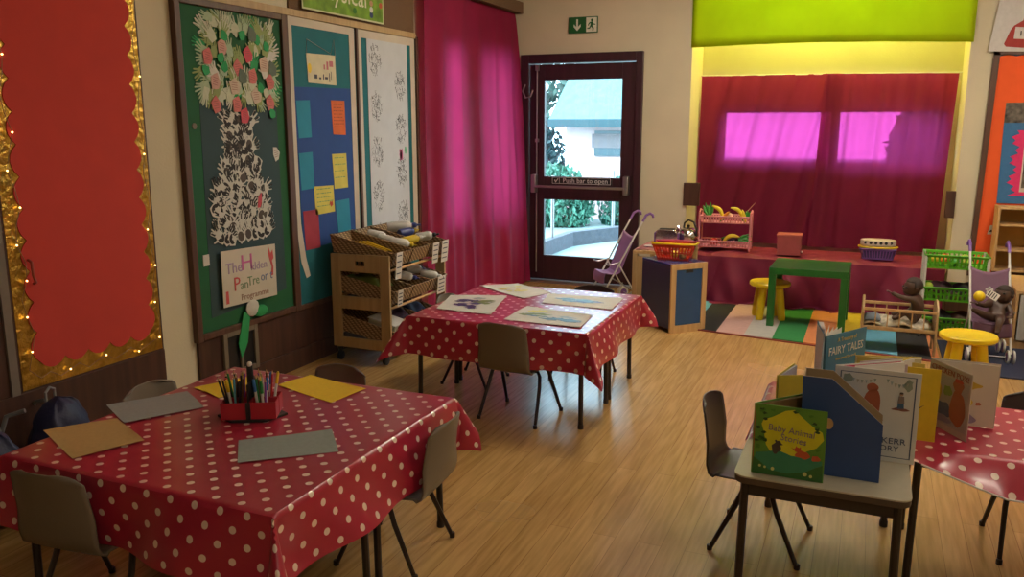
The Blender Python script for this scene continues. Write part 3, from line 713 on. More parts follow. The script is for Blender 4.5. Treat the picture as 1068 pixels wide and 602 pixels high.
def place_hand(key, paper, ink, y, z, rot, layer, label, group, seeds=3, palm=None, s=1.0, flat=(.85, 1)):
    k = (key, random.randrange(seeds))
    if k not in protos:
        o = hand_mesh(HP[paper], HP[ink] if ink else None, hash(key) % 7 + k[1] * 13 if False else len(protos), palm).build('hand_cutout', mt=None, smooth=False); protos[k] = (o, [])
        new = o
    else: new = protos[k][0].copy(); COL.objects.link(new)
    new.location = (LW + .0202 + layer * .00008, y, z); new.rotation_euler = (rot, 0, 0); new.scale = (1, s, s)
    tag(new, label, 'paper hand', group); return new
random.seed(21)
lay = 0
spots = []
# ragged outer ring pointing outwards, then the filling
CYc, CZc = 3.735, 1.835
for k in range(46):
    a = 2 * PI * k / 46
    ex_, ez_ = .27 * max(-1, min(1, 1.35 * math.cos(a))), .20 * max(-1, min(1, 1.35 * math.sin(a)))
    spots.append((CYc + ex_ * random.uniform(.85, 1.08), CZc + ez_ * random.uniform(.85, 1.08), math.atan2(ez_ , ex_) - PI / 2 + random.uniform(-.7, .7)))
for k in range(44): spots.append((CYc + random.uniform(-.24, .24), CZc + random.uniform(-.19, .20), random.uniform(-.6, .6)))
for k, (y, z, r) in enumerate(spots):
    key = random.choice(['pale', 'mint', 'mint', 'white', 'pale', 'sage', 'green'] if k % 5 else ['sage'])
    lay += 1
    place_hand('h' + key, key, None, y, z, r, lay, {'pale': 'cut-out paper hands in pale green among the tree crown', 'mint': 'cut-out paper hands in mint green among the tree crown', 'white': 'cut-out paper hands in white among the tree crown', 'sage': 'cut-out paper hands in olive green among the tree crown', 'green': 'cut-out paper hands in bright green among the tree crown'}[key], 'paper hands in %s on the tree crown' % key, 2, s=random.uniform(.72, .95))
def leafcut(name, y, z, r, mt, lay, label, group, w=.040, h=.047, lines=True, n=9):
    b = MB().m(mt); onwall(b, [(p[0] * (1 + .12 * (-1) ** q), p[1] * (1 + .10 * (-1) ** q)) for q, p in enumerate(circ(0, 0, w, h, n))], 0, .0012)
    if lines:
        b.m(HP['lines'])
        for q in range(4): onwall(b, rect(-w * .55, w * .5, .018 - q * .012, .0205 - q * .012), .0013, .0016)
    o = b.build(name, smooth=False); o.location = (LW + .0202 + lay * .00008, y, z); o.rotation_euler = (r, 0, 0)
    return tag(o, label, 'paper leaf', group)
XXL = lambda px, py: None
def wallpt(px, py):
    """place on the left wall measured in the photograph's tree: columns from board edge, rows from board top"""
    return px, py
reds = [(3.505, 1.805, 'coral', 'coral paper leaf with writing, far left in the crown'), (3.62, 1.46, 'coral', None), ]
cr = [(3.49, 1.845, 'coral'), (3.80, 1.875, 'red'), (3.715, 1.80, 'coral'), (3.93, 1.83, 'blush'), (3.83, 1.76, 'coral'), (3.975, 1.735, 'coral'), (3.535, 1.72, 'pink'), (3.68, 1.70, 'blush'), (3.53, 1.60, 'coral'), (3.69, 1.605, 'coral'), (3.85, 1.655, 'blush'), (3.965, 1.62, 'coral'), (3.745, 1.545, 'red'), (3.60, 1.90, 'pink')]
pos = ['far left of crown', 'top right of crown centre', 'left of the crown centre', 'upper right of the crown', 'at the crown centre', 'right edge of the crown', 'left side of crown, mid height', 'below left of crown centre', 'lower left of the crown', 'low in crown, left of middle', 'right of middle, lower crown', 'lower right corner of crown', 'lowest, at the top of the trunk', 'top left of the crown']
for k, (y, z, c_) in enumerate(cr):
    lay += 1; leafcut('paper_leaf', y, z, random.uniform(-.3, .3), HP[c_], lay + 8, '%s paper leaf with written lines, %s' % ({'coral': 'coral pink', 'red': 'crimson', 'pink': 'dull pink', 'blush': 'blush pink'}[c_], pos[k]), 'written leaves on the hand-print tree', .034 if c_ != 'blush' else .040, .045)
for k, (y, z, c_) in enumerate([(3.62, 1.96, 'green'), (3.585, 1.845, 'green'), (3.61, 1.80, 'green'), (3.955, 1.93, 'green'), (3.47, 1.775, 'green'), (3.89, 1.70, 'green'), (3.98, 1.56, 'green'), (3.76, 1.975, 'green'), (3.88, 1.96, 'green')]):
    lay += 1; leafcut('paper_leaf', y, z, random.uniform(-1, 1), HP['green'], lay + 8, 'small bright green paper leaf without writing in the tree crown', 'bright green leaves on the tree crown', .026, .030, False, 7)
for k, (y, z) in enumerate([(3.84, 1.985), (4.0, 1.81), (3.745, 1.755)]):
    lay += 1; leafcut('paper_leaf', y, z, .2, HP['grey'], lay + 8, 'dark grey green paper leaf in the tree crown, ' + ['near the top', 'at the right edge', 'near the centre'][k], 'dark leaves on the tree crown', .034, .044, False, 7)
# trunk: dark hand prints on white paper hands
lay2 = 0
random.seed(5)
T = []
for r_ in range(13):
    z = 1.51 - r_ * .052; hw = .115 if r_ < 4 else (.16 if r_ < 7 else .215); cy = 3.695 if r_ < 4 else (3.70 if r_ < 7 else 3.69)
    n = 5 if r_ < 4 else (6 if r_ < 7 else 8)
    for q in range(n): T.append((cy - hw + 2 * hw * (q + .5) / n + random.uniform(-.02, .02), z + random.uniform(-.02, .02)))
for y, z in T:
    lay2 += 1; palm = random.random() < .22
    place_hand('trunk' + ('p' if palm else ''), 'white', 'brown' if palm else 'ink', y, z, random.uniform(-1.2, 1.2), lay2, 'white paper hands printed in black, forming the tree trunk' if not palm else 'white paper hands with solid brown palm prints, forming the trunk', 'printed paper hands on the tree trunk' if not palm else 'brown palm prints on the tree trunk', 5, palm, .92)
leafcut('paper_leaf', 3.83, 1.07, -.3, HP['red'], 95, 'narrow red paper leaf on the right side of trunk', None, .016, .045, False)
leafcut('paper_leaf', 4.005, 1.33, .2, HP['white'], 3, 'white paper leaf with green veins, right of the trunk', None, .030, .045, True, 6)
# poster
ps = thing('poster', 'hand-lettered cream poster headed The Hidden Pan Tree below the trunk', 'poster', (LW + .0202, 3.70, .66))
b = MB().m(mat('poster_paper', (.58, .52, .42), .8, var=.04)); onwall(b, [(-.225, .165), (.225, .15), (.22, -.155), (-.228, -.145)], .019, .0205); b.build('paper_sheet', ps, smooth=False)
lc = [C('let_lilac', .35, .25, .4), C('let_pink', .60, .14, .35), C('let_green', .16, .26, .14), C('let_red', .55, .08, .08), C('let_blue', .16, .2, .34), C('let_brown', .3, .16, .12)]
text('The', .085, lc[0], ps, (.0215, -.13, .06), ROT_LEFT)
text('H', .125, lc[1], ps, (.0215, -.025, .075), ROT_LEFT, sx=1.2)
text('idden', .065, lc[0], ps, (.0215, .075, .045), ROT_LEFT)
text('P', .11, lc[3], ps, (.0215, -.115, -.035), ROT_LEFT)
text('an', .075, lc[2], ps, (.0215, -.055, -.045), ROT_LEFT)
text('Tre', .075, lc[2], ps, (.0215, .022, -.035), ROT_LEFT, sx=.9)
text('or t', .075, lc[4], ps, (.0215, .135, -.025), ROT_LEFT, sx=.9)
text('Programme', .05, lc[5], ps, (.0215, .03, -.115), ROT_LEFT)
b = MB().m(C('let_red', 0, 0, 0))
onwall(b, [(.165, .14), (.18, .10), (.20, .12), (.205, .07), (.19, .055), (.20, .02), (.195, -.03), (.175, -.03), (.185, .02), (.17, .06), (.16, .1)], .0206, .0212)
onwall(b, [(-.205, -.06), (-.185, -.06), (-.183, -.13), (-.207, -.13)], .0206, .0212)
b.build('drawn_figures', ps, smooth=False)
# dangling puppet scrap and picture frame under the board
sc_ = thing('paper_figure', 'crumpled white and green paper figure hanging below the poster', 'paper craft', (LW + .04, 3.70, .44))
b = MB().m(HP['white']); b.ball((0, .0, .03), (.015, .055, .05), 9, 6); b.m(HP['green']); b.ball((.0, .07, .0), (.014, .06, .035), 8, 6)
onwall(b, [(-.07, .02), (-.02, .0), (-.055, -.16), (-.11, -.24), (-.13, -.15)], -.004, .0); b.build('paper_body', sc_, angle=20)
wf = thing('wall_socket', 'grey framed wall opening low on the brown panelling under green board', 'wall box', (LW + .018, 3.60, .23))
b = MB()
for r in ((-.14, -.11, -.12, .14), (.11, .14, -.12, .14), (-.11, .11, .11, .14), (-.11, .11, -.12, -.09), (-.01, .01, -.09, .11)): onwall(b, rect(*r), 0, .018)
b.build('frame', wf, M['grey_shell'], bevel=.003, smooth=False); onwall(MB(), rect(-.11, .11, -.09, .11), 0, .006).build('recess', wf, M['black'], smooth=False)
for (y, z, lb_) in ((3.385, .79, 'small white card pinned low on left edge of green board'), (3.37, 1.49, 'small round grey pin on left edge of green board')):
    t = MB(); onwall(t, rect(-.022, .022, -.03, .03) if z < 1 else circ(0, 0, .016), 0, .004); t.m(M['paper_w']) if False else None
    o = t.build('pinned_card', mt=M['paper_w'] if z < 1 else M['grey_shell'], smooth=False); o.location = (LW + .0196, y, z); tag(o, lb_, 'card')

# ================================================================== RIGHT-HAND BOARD (back wall)
ob = thing('display_board', 'bright orange display board in brown frame right of the alcove', 'display board', (.80, BW, .35))
b = MB(); b.prism([(-.035, -.03), (.0, -.03), (.03, 1.69), (-.012, 1.69)], XZ, -.03, 0); b.prism(rect(-.012, 1.5, 1.66, 1.70), XZ, -.03, 0); b.build('frame', ob, M['frame'], smooth=False)
OR = mat('orange_backing_paper', (.86, .115, .022), .85, var=.03)
b = MB(); b.prism([(-.004, -.25), (.022, 1.65)] + [(.022 + .06 * k, 1.65 + (.012 if k % 2 else 0)) for k in range(1, 25)] + [(1.5, -.25)], XZ, -.016, -.0005); b.build('orange_paper', ob, OR, smooth=False)
b = MB().prism(rect(.02, 1.5, 1.60, 1.66), XZ, -.014, -.0004).build('blue_paper', ob, C('bd_blue', .04, .16, .36), smooth=False)
pb = thing('photo_board', 'blue and pink board of mounted photographs above the shelf unit', 'display board', (1.25, BW - .016, 1.20))
PX0 = -.345
b = MB(); b.prism([(PX0 + .01, -.30), (PX0, .31), (.6, .31), (.6, -.30)], XZ, -.008, 0); b.build('blue_border', pb, C('bd_blue', 0, 0, 0), smooth=False)
zig = [(PX0 + .075 + (.035 if k % 2 else 0) + .02 * math.sin(k), -.24 + .0247 * k) for k in range(21)]
b = MB(); b.prism(zig + [(.55, .25), (.55, -.24)], XZ, -.011, -.0081); b.build('pink_paper', pb, C('bd_pink', .72, .03, .16), smooth=False)
PH = mat('dark_photo_print', (.10, .085, .07), .4, var=.9, scale=22)
for k, (x0, x1, z0, z1) in enumerate(((PX0 + .15, .0, .03, .16), (PX0 + .15, .05, -.18, .005))):
    b = MB().m(M['paper_w']); b.prism(rect(x0, x1, z0 - .03, z1 + .01), XZ, -.0122, -.0112); b.m(PH); b.prism(rect(x0 + .01, x1 - .01, z0, z1), XZ, -.013, -.0122); b.build('mounted_photo', pb, smooth=False)
tag(MB().m(PH).prism(rect(.905, 1.3, 1.505, 1.66), XZ, BW - .020, BW - .0165).build('photograph', smooth=False), 'dark photograph pinned to the orange board above blue board', 'photo')
bt = thing('poster', 'white poster of a red bottle at the top right corner', 'poster', (.99, BW - .031, 2.20))
b = MB().m(C('poster_white', .58, .56, .55)); b.prism([(-.245, -.16), (-.19, .30), (.3, .32), (.3, -.18)], XZ, -.0015, 0); b.build('paper_sheet', bt, smooth=False)
b = MB().m(C('bottle_red', .36, .035, .03)); b.prism([(-.13, -.13), (.06, -.15), (.075, -.11), (.07, -.01), (.055, .02), (.02, .05), (.015, .12), (.02, .125), (.02, .16), (-.03, .16), (-.03, .125), (-.025, .12), (-.035, .055), (-.09, .02), (-.11, -.01), (-.145, -.11)], XZ, -.0025, -.0016)
b.m(C('poster_white', 0, 0, 0)); b.prism([(-.085, -.075), (.015, -.082), (.02, -.0), (-.08, .01)], XZ, -.0035, -.0026); b.m(M['black']); b.prism(rect(-.045, -.037, -.055, -.02), XZ, -.0042, -.0036)
b.build('bottle_picture', bt, smooth=False)
sw = thing('label_card', 'small white label card on the orange board beside the shelf', 'card', (.905, BW - .016, .69))
MB().prism([(-.03, -.035), (-.015, .035), (.03, .035), (.018, -.035)], XZ, -.003, 0).build('card_sheet', sw, M['paper_w'], smooth=False)
MB().prism([(-.018, -.018), (-.01, .0), (.018, .0), (.01, -.018)], XZ, -.0036, -.0031).build('printed_picture', sw, M['dark'], smooth=False)
# ================================================================== CHAIRS
def shell_mesh():
    # side profile from the front lip of the seat to the top of the back (y forward, z up)
    P = [(.165, .270), (.158, .289), (.13, .298), (.08, .297), (.02, .292), (-.05, .286), (-.11, .282), (-.155, .284), (-.186, .298), (-.203, .325), (-.211, .36), (-.217, .40), (-.223, .44), (-.229, .48), (-.236, .52), (-.241, .545), (-.244, .558)]
    n = len(P) - 1
    def prof(v):
        t = v * n; i = min(int(t), n - 1); f = t - i
        return P[i][0] + (P[i + 1][0] - P[i][0]) * f, P[i][1] + (P[i + 1][1] - P[i][1]) * f
    def W(v):
        if v < .12: return .148 + .014 * math.sin(v / .12 * PI / 2)
        if v < .5: return .162 - .010 * (v - .12) / .38
        if v < .60: return .152 - .004 * math.sin((v - .5) / .1 * PI)
        if v < .92: return .150 - .014 * (v - .6) / .32
        return .136 - .05 * ((v - .92) / .08) ** 2.2
    def fn(u, v):
        y, z = prof(v); x = (2 * u - 1) * W(v); e = abs(2 * u - 1)
        if v < .45: z += .014 * e ** 2.5 * min(1, v * 6) - .010 * (1 - e ** 2) * math.sin(min(1, v / .45) * PI)
        else: y += .030 * e ** 2 * min(1, (v - .45) * 4)
        if v > .9: z -= .012 * e ** 4
        if v < .08: z -= .006 * e ** 3
        return (x, y, z)
    return MB().grid(fn, 18, 46)
def make_chair(kind):
    shell = M['grey_shell'] if kind == 'grey' else M['dark_shell']
    t = thing('school_chair', 'chair', 'chair')
    shell_mesh().build('seat_shell', t, shell, solid=.006, angle=60, sub=0)
    for sx in (-1, 1):
        for sy in (-1, 1):
            b = MB(); b.tube([(sx * .10, sy * .05, .274), (sx * .125, sy * .045, .272), (sx * .142, sy * .055, .245), (sx * .150, sy * .075, .19), (sx * .168, sy * .160, .004)], [.0085, .009, .010, .010, .0085], 8)
            b.lathe([(.011, 0), (.0115, .018), (.009, .02)], (sx * .168, sy * .160, .0), 8); b.build('leg', t, M['brown_steel'])
    b = MB()
    for sy in (-1, 1): b.tube([(-.12, sy * .048, .270), (.12, sy * .048, .270)], .008, 8)
    b.box((0, 0, .276), (.05, .12, .006)); b.build('under_frame', t, M['brown_steel'])
    return t
chg = make_chair('grey'); chd = make_chair('dark')
used = set()
def chair(kind, x, y, deg, label, scale=1.0):
    src = chg if kind == 'grey' else chd
    if kind not in used:
        used.add(kind); r = src; r.location = (x, y, 0); r.rotation_euler = (0, 0, math.radians(deg)); r['label'] = label; r.scale = (scale,) * 3
    else: r = dup(src, (x, y, 0), math.radians(deg), label, scale=scale)
    r['group'] = 'school chairs around the tables'
    return r
chair('grey', -1.60, 3.865, -5, 'grey-brown plastic chair pushed under front of the painting table', .97)
chair('grey', -1.462, 2.37, 94, 'grey-brown plastic chair at right end of the pencil table', .94)
chair('grey', -2.10, 1.72, 5, 'grey-brown plastic chair at bottom left corner, near side of pencil table', .97)
chair('grey', -2.26, 2.26, -88, 'grey-brown plastic chair at far left of pencil table, only back rim showing', .95)
chair('grey', -1.95, 2.54, 174, 'grey-brown plastic chair behind yellow sheet at back of pencil table', .95)
chair('dark', -.270, 2.965, -94, 'charcoal plastic chair seen side-on left of the grey book table', .94)
chair('dark', -1.52, 4.66, 179, 'charcoal chair behind the painting table, nearest the door', .93)
chair('grey', -2.08, 4.32, -91, 'plastic chair at left end of painting table beside the trolley', .90)
chair('dark', .66, 3.27, 184, 'charcoal chair behind the book table at right picture edge', .94)

# ================================================================== TABLES
TH = .50
def make_table(name, label, x0, x1, y0, y1, rz=0, grp=None, top=None):
    t = thing(name, label, 'table', ((x0 + x1) / 2, (y0 + y1) / 2, 0), rz, grp)
    w, d = x1 - x0, y1 - y0; r = .035
    poly = []
    for cx, cy, a0 in ((w / 2 - r, d / 2 - r, 0), (-w / 2 + r, d / 2 - r, 90), (-w / 2 + r, -d / 2 + r, 180), (w / 2 - r, -d / 2 + r, 270)):
        for k in range(6): a = math.radians(a0 + 18 * k); poly.append((cx + r * math.cos(a), cy + r * math.sin(a)))
    MB().prism(poly, XY, TH - .005, TH - .0).build('tabletop', t, top or M['table_top'], bevel=.001)
    MB().prism([(x * (1 - .004), y * (1 - .004)) for x, y in poly], XY, TH - .024, TH - .005).build('tabletop_edge', t, M['table_edge'], bevel=.002)
    for sx in (-1, 1):
        for sy in (-1, 1):
            b = MB(); b.tube([(sx * (w / 2 - .032), sy * (d / 2 - .032), TH - .024), (sx * (w / 2 - .026), sy * (d / 2 - .026), .0)], .0125, 10)
            b.lathe([(.015, 0), (.015, .02), (.0125, .024)], (sx * (w / 2 - .026), sy * (d / 2 - .026), 0), 10); b.build('leg', t, M['table_leg'])
    b = MB()
    for sy in (-1, 1): b.box((0, sy * (d / 2 - .035), TH - .045), (w - .07, .018, .042))
    for sx in (-1, 1): b.box((sx * (w / 2 - .035), 0, TH - .045), (.018, d - .07, .042))
    b.build('apron', t, M['table_leg'], smooth=False)
    return t
make_table('table', 'small table hidden under the front half of painting table cloth', -2.18, -1.215, 3.76, 4.245)
make_table('table', 'small table hidden under the door side half of painting table cloth', -2.19, -1.22, 4.262, 4.745)
make_table('table', 'small table under the near half of pencil table cloth', -2.37, -1.375, 1.62, 2.115)
make_table('table', 'small table under the wall side half of pencil table cloth', -2.37, -1.375, 2.13, 2.62)
make_table('table', 'grey-topped dark-edged small table holding the blue file, bare at front', -.302, .172, 2.345, 3.285)
make_table('table', 'small table under the spotted cloth at right picture edge', .178, 1.18, 2.765, 3.29)

# ================================================================== OILCLOTHS
def tablecloth(label, x0, x1, y0, y1, ov, seed, flare=.16, tip=.42, lift=None):
    """ov = overhang left, right, front, back.  UVs are in metres so the dots keep their size"""
    L_, R_, F_, B_ = ov; W_, D_ = x1 - x0, y1 - y0; top = TH + .0032
    U0, U1, V0, V1 = -L_, W_ + R_, -F_, D_ + B_; rr = .012
    rnd = random.Random(seed); ph = [rnd.uniform(0, 6.3) for _ in range(8)]
    nu, nv = 110, 110
    def fn(a, b):
        u = U0 + (U1 - U0) * a; v = V0 + (V1 - V0) * b
        dx = max(-u, u - W_, 0); dy = max(-v, v - D_, 0); sx = -1 if u < 0 else 1; sy = -1 if v < 0 else 1
        px = min(max(u, 0), W_); py = min(max(v, 0), D_)
        r = math.hypot(dx, dy)
        if r == 0: 
            return (x0 + px, y0 + py, top + .0012 * math.sin(9 * u + ph[0]) * math.sin(7 * v + ph[1]) + .0012)
        a_ = math.atan2(dy, dx); cs = math.sin(2 * a_) if dx > 0 and dy > 0 else 0
        fl = flare + tip * cs
        wv = (.10 * math.sin(7.5 * (u + v * .6) + ph[2]) + .07 * math.sin(15 * (u - v) + ph[3])) * (1 - cs)
        out = r * (fl + wv) + min(r, rr) * .55; drop = r * math.sqrt(max(.2, 1 - (fl * .9) ** 2)); 
        if r < rr: drop = r * r / rr * .6
        else: drop -= rr * .4
        # the gathered corner folds slightly inwards along its two edges
        pinch = 1 - .25 * abs(math.cos(2 * a_)) * (1 if dx > 0 and dy > 0 else 0)
        return (x0 + px + sx * out * (math.cos(a_) if dx > 0 else 0) * pinch, y0 + py + sy * out * (math.sin(a_) if dy > 0 else 0) * pinch, top + .0012 - drop)
    mb = MB().grid(fn, nu, nv, lambda a, b: (U0 + (U1 - U0) * a + 2, V0 + (V1 - V0) * b + 2))
    return tag(mb.build('tablecloth', mt=M['red_cloth'], angle=50, recalc=False), label, 'tablecloth')
tablecloth('red spotted oilcloth over the painting table below the door', -2.20, -1.205, 3.745, 4.76, (.20, .20, .21, .12), 1, .14, .46)
tablecloth('large red spotted oilcloth over the pencil table at left front', -2.385, -1.36, 1.605, 2.635, (.12, .21, .22, .12), 4, .12, .40)
# cloth that laps over the rear of the grey table and bridges to the table on the right
def t4(a, b):
    u = -.37 + 1.75 * a; v = 2.655 + .75 * b
    z = TH + .0045 + .0015 * math.sin(9 * u) * math.sin(11 * v)
    x, y = u, v
    if u < -.302: d = -.302 - u; x = -.306 - d * .30; z -= d * .95 + .004
    y = v + (-.03 * max(0, u - .19) * (1 - b)) 
    if v > 3.30: d = v - 3.30; y = 3.302 + d * .25; z -= d * .95
    if u > .185 and v < 2.772:
        k = (2.772 - v) / .117; s = min(1, (u - .185) / .25)
        z -= s * (.085 * k ** 1.2) ; y += s * .02 * k
    if u > 1.18: d = u - 1.18; x = 1.182 + d * .2; z -= d * .95
    return (x, y, z)
tag(MB().grid(t4, 90, 50, lambda a, b: (-.37 + 1.75 * a + 2.01, 2.655 + .75 * b + 2)).build('tablecloth', mt=M['red_cloth'], angle=50, recalc=False), 'red spotted oilcloth at right beneath the standing picture books', 'tablecloth')
b = MB(); b.tube([(t4(.33 + .67 * k / 30, 0)[0], t4(.33 + .67 * k / 30, 0)[1] - .001, t4(.33 + .67 * k / 30, 0)[2] - .001) for k in range(31)], .0028, 6)
tag(b.build('hem_tape', mt=M['white']), 'white edging strip along the front of right-hand spotted cloth', 'edging')

# ================================================================== THINGS ON THE PENCIL TABLE
k22 = 1.0226
def flat_sheet(name, label, cat, q, mt, z=TH + .0062, curl=.003, dz=.0007, seed=0, n=10):
    q = [Vector((x * k22, y * k22, 0)) for x, y in q]; c = sum(q, Vector()) / 4
    t = thing(name, label, cat, (c.x, c.y, z)) if False else None
    def fn(a, b):
        p = (q[0] * (1 - a) + q[1] * a) * (1 - b) + (q[3] * (1 - a) + q[2] * a) * b - c
        e = max(abs(a - .5), abs(b - .5)) * 2
        return (p.x, p.y, curl * max(0, e - .55) ** 2 * 5 * (1 + math.sin(3 * a + 5 * b + seed)) * .6)
    o = MB().grid(fn, n, n).build(name, mt=mt, solid=dz, loc=(c.x, c.y, z), smooth=False); return tag(o, label, cat)
flat_sheet('paper_sheet', 'tan paper sheet on left of the pencil table', 'paper', [(-2.39, 1.752), (-2.272, 1.935), (-2.024, 1.818), (-2.106, 1.626)], M['paper_tan'], seed=1)
flat_sheet('paper_sheet', 'pale grey paper sheet at back left of the pencil table', 'paper', [(-2.41, 2.015), (-2.27, 2.251), (-2.08, 2.135), (-2.206, 1.906)], M['paper_grey'], seed=2)
flat_sheet('paper_sheet', 'blue-grey paper sheet in front of the red pencil tidy', 'paper', [(-1.754, 1.933), (-1.545, 2.131), (-1.417, 1.984), (-1.633, 1.79)], M['paper_bluegrey'], seed=3)
flat_sheet('paper_sheet', 'large bright yellow paper sheet right of the pencil tidy', 'paper', [(-1.974, 2.60), (-1.671, 2.531), (-1.703, 2.351), (-2.004, 2.439)], M['paper_yel'], seed=4)
flat_sheet('paper_sheet', 'yellow paper sheet partly hidden behind the pencil tidy', 'paper', [(-2.281, 2.296), (-2.18, 2.47), (-2.059, 2.353), (-2.108, 2.236)], M['paper_yel'], seed=5)
# desk tidy
dt = thing('pencil_tidy', 'black and red cardboard pencil tidy with tall centre handle', 'pencil tidy', (-1.868 * k22, 2.135 * k22, TH + .0055), math.radians(28), scale=.86)
hexp = [(.125 * math.cos(PI / 3 * k), .085 * math.sin(PI / 3 * k)) for k in range(6)]
MB().prism([(x * 1.12, y * 1.12) for x, y in hexp], XY, 0, .010).build('base', dt, M['black'], bevel=.003, smooth=False)
TRED = C('tidy_red', .42, .02, .035, .45)
cups = [(-.055, -.037), (.055, -.037), (-.055, .037), (.055, .037)]
for cx, cy in cups:
    b = MB(); w, d, h = .052, .033, .078
    b.bb(cx - w, cx + w, cy - d, cy - d + .003, .010, h).bb(cx - w, cx + w, cy + d - .003, cy + d, .010, h).bb(cx - w, cx - w + .003, cy - d + .003, cy + d - .003, .010, h).bb(cx + w - .003, cx + w, cy - d + .003, cy + d - .003, .010, h).bb(cx - w + .003, cx + w - .003, cy - d + .003, cy + d - .003, .010, .012)
    b.build('cup', dt, TRED, smooth=False)
b = MB(); b.box((0, -.0725, .044), (.018, .006, .07)).box((0, 0, .08), (.006, .13, .14)); b.build('divider', dt, M['black'], smooth=False)
b = MB(); b.prism([(-.013, .08), (-.010, .205), (0, .217), (.010, .205), (.013, .08)], lambda u, v, w: (w, u, v), -.012, .012); b.build('handle', dt, M['black'], bevel=.005)
MB().lathe([(.0085, 0), (.010, .004), (.010, .012), (.006, .017)], (0, 0, .209), 12).build('handle_cap', dt, M['white'])
# pencils and pens, one object each
pcs = {'yellow': (.70, .48, .02), 'blue': (.03, .16, .45), 'black': (.015, .015, .018), 'red': (.5, .03, .03), 'green': (.02, .25, .06), 'purple': (.22, .05, .35), 'brown': (.16, .07, .03), 'light blue': (.10, .38, .55), 'white': (.6, .58, .55)}
pproto = {}
def pencil(colr, felt):
    key = (colr, felt)
    if key in pproto: return dup(pproto[key])
    t = thing('felt_pen' if felt else 'pencil', 'x', 'pen' if felt else 'pencil'); m_ = C('pc_' + colr, *pcs[colr], .35)
    if felt:
        MB().lathe([(.0045, 0), (.0048, .004), (.0048, .09)], (0, 0, 0), 8).build('barrel', t, M['white'] if colr != 'black' else M['black']); MB().lathe([(.0056, .09), (.0056, .128), (.003, .134)], (0, 0, 0), 8).build('cap', t, m_)
    else:
        MB().lathe([(.0036, 0), (.0036, .132)], (0, 0, 0), 6).build('barrel', t, m_); MB().lathe([(.0036, .132), (.0011, .144)], (0, 0, 0), 6).build('sharpened_wood', t, C('pencil_wood', .55, .35, .18)); MB().lathe([(.0011, .144), (.0002, .148)], (0, 0, 0), 6).build('lead', t, m_)
    pproto[key] = t; return t
rnd = random.Random(12); A = dt.rotation_euler.z
seq = ['light blue', 'blue', 'yellow', 'black', 'red', 'brown', 'green', 'yellow', 'black', 'purple', 'black', 'white', 'brown', 'blue', 'black', 'red', 'yellow', 'green', 'black', 'purple', 'brown', 'black', 'blue', 'red', 'black', 'green', 'purple', 'brown', 'black', 'yellow', 'black', 'blue']
where = ['front left cup', 'front right cup', 'back left cup', 'back right cup']
for k, c_ in enumerate(seq):
    cu = k % 4; cx, cy = cups[cu]; felt = (k % 3 == 1)
    ox, oy = rnd.uniform(-.036, .036), rnd.uniform(-.018, .018)
    tx, ty = ox * rnd.uniform(.4, 1.0) * 4.5, oy * 6 * rnd.uniform(.4, 1)
    if ox * cx < 0: tx *= .5
    p = pencil(c_, felt)
    lx, ly = cx + ox * .55, cy + oy * .5
    p.location = Vector(dt.location) + Vector((lx * math.cos(A) - ly * math.sin(A), lx * math.sin(A) + ly * math.cos(A), .0125)) * .86
    tiltx, tilty = tx * 2.0, ty * 2.0
    d_ = Vector((tiltx, tilty, 1)); d_.z = 1; d_ = Euler((0, 0, A)).to_matrix() @ d_
    p.rotation_euler = d_.to_track_quat('Z', 'Y').to_euler()
    p['label'] = '%s %s standing in the %s of the red tidy' % (c_, 'felt pen' if felt else 'pencil', where[cu]); p['group'] = '%s %ss in the %s of tidy' % (c_, 'felt pen' if felt else 'pencil', where[cu])

# ================================================================== PAINTINGS
def painting(label, q, blobs, seed):
    q = [Vector((x * k22, y * k22, 0)) for x, y in q]; c = sum(q, Vector()) / 4
    t = thing('painting', label, 'painting', (c.x, c.y, TH + .0065))
    U = q[1] - q[0]; V = q[3] - q[0]
    def P(a, b, z=0): p = q[0] + U * a * (1 - b) + (q[2] - q[3]) * a * b + V * b - c; e = max(abs(a - .5), abs(b - .5)) * 2; return (p.x, p.y, z + .006 * max(0, e - .5) ** 2 * (1.5 + math.sin(4 * a + 6 * b + seed)))
    MB().grid(lambda a, b: P(a, b), 12, 12).build('paper', t, mat('painting_paper_%d' % seed, (.60, .57, .50), .75, var=.04, scale=20), solid=.0008, smooth=False)
    mb = MB(); rnd = random.Random(seed)
    for (mt_, cx, cy, rx, ry, n_) in blobs:
        mb.m(mt_)
        for k in range(n_):
            x0_, y0_ = cx + rnd.uniform(-rx, rx), cy + rnd.uniform(-ry, ry); r1 = rnd.uniform(.035, .085)
            pts = [(x0_ + r1 * (1.6 + .6 * math.sin(3 * a_ + k)) * math.cos(a_) , y0_ + r1 * (.8 + .3 * math.sin(5 * a_ + k)) * math.sin(a_)) for a_ in [2 * PI * j / 11 for j in range(11)]]
            mb.add([P(min(.97, max(.03, x)), min(.97, max(.03, y)), .0011 + .00012 * k) for x, y in pts], [tuple(range(11))])
    mb.build('paint_strokes', t, smooth=False)
    return t
NV, OG, PY, TB, GG = C('paint_navy', .02, .035, .14, .4), C('paint_olive', .16, .22, .04, .4), C('paint_yellow', .62, .55, .10, .4), C('paint_teal', .06, .16, .22, .4), C('paint_grey', .28, .32, .30, .4)
painting('painting of navy and olive swirls at left of the painting table', [(-2.085, 3.853), (-1.759, 3.844), (-1.876, 4.329), (-2.177, 4.2)], [(NV, .45, .45, .2, .22, 16), (OG, .72, .55, .12, .15, 10), (GG, .55, .7, .2, .1, 5)], 1)
painting('pale painting with faint yellow marks nearest the curtain', [(-1.754, 4.28), (-1.676, 4.505), (-1.965, 4.70), (-2.148, 4.528)], [(PY, .5, .5, .28, .25, 9)], 2)
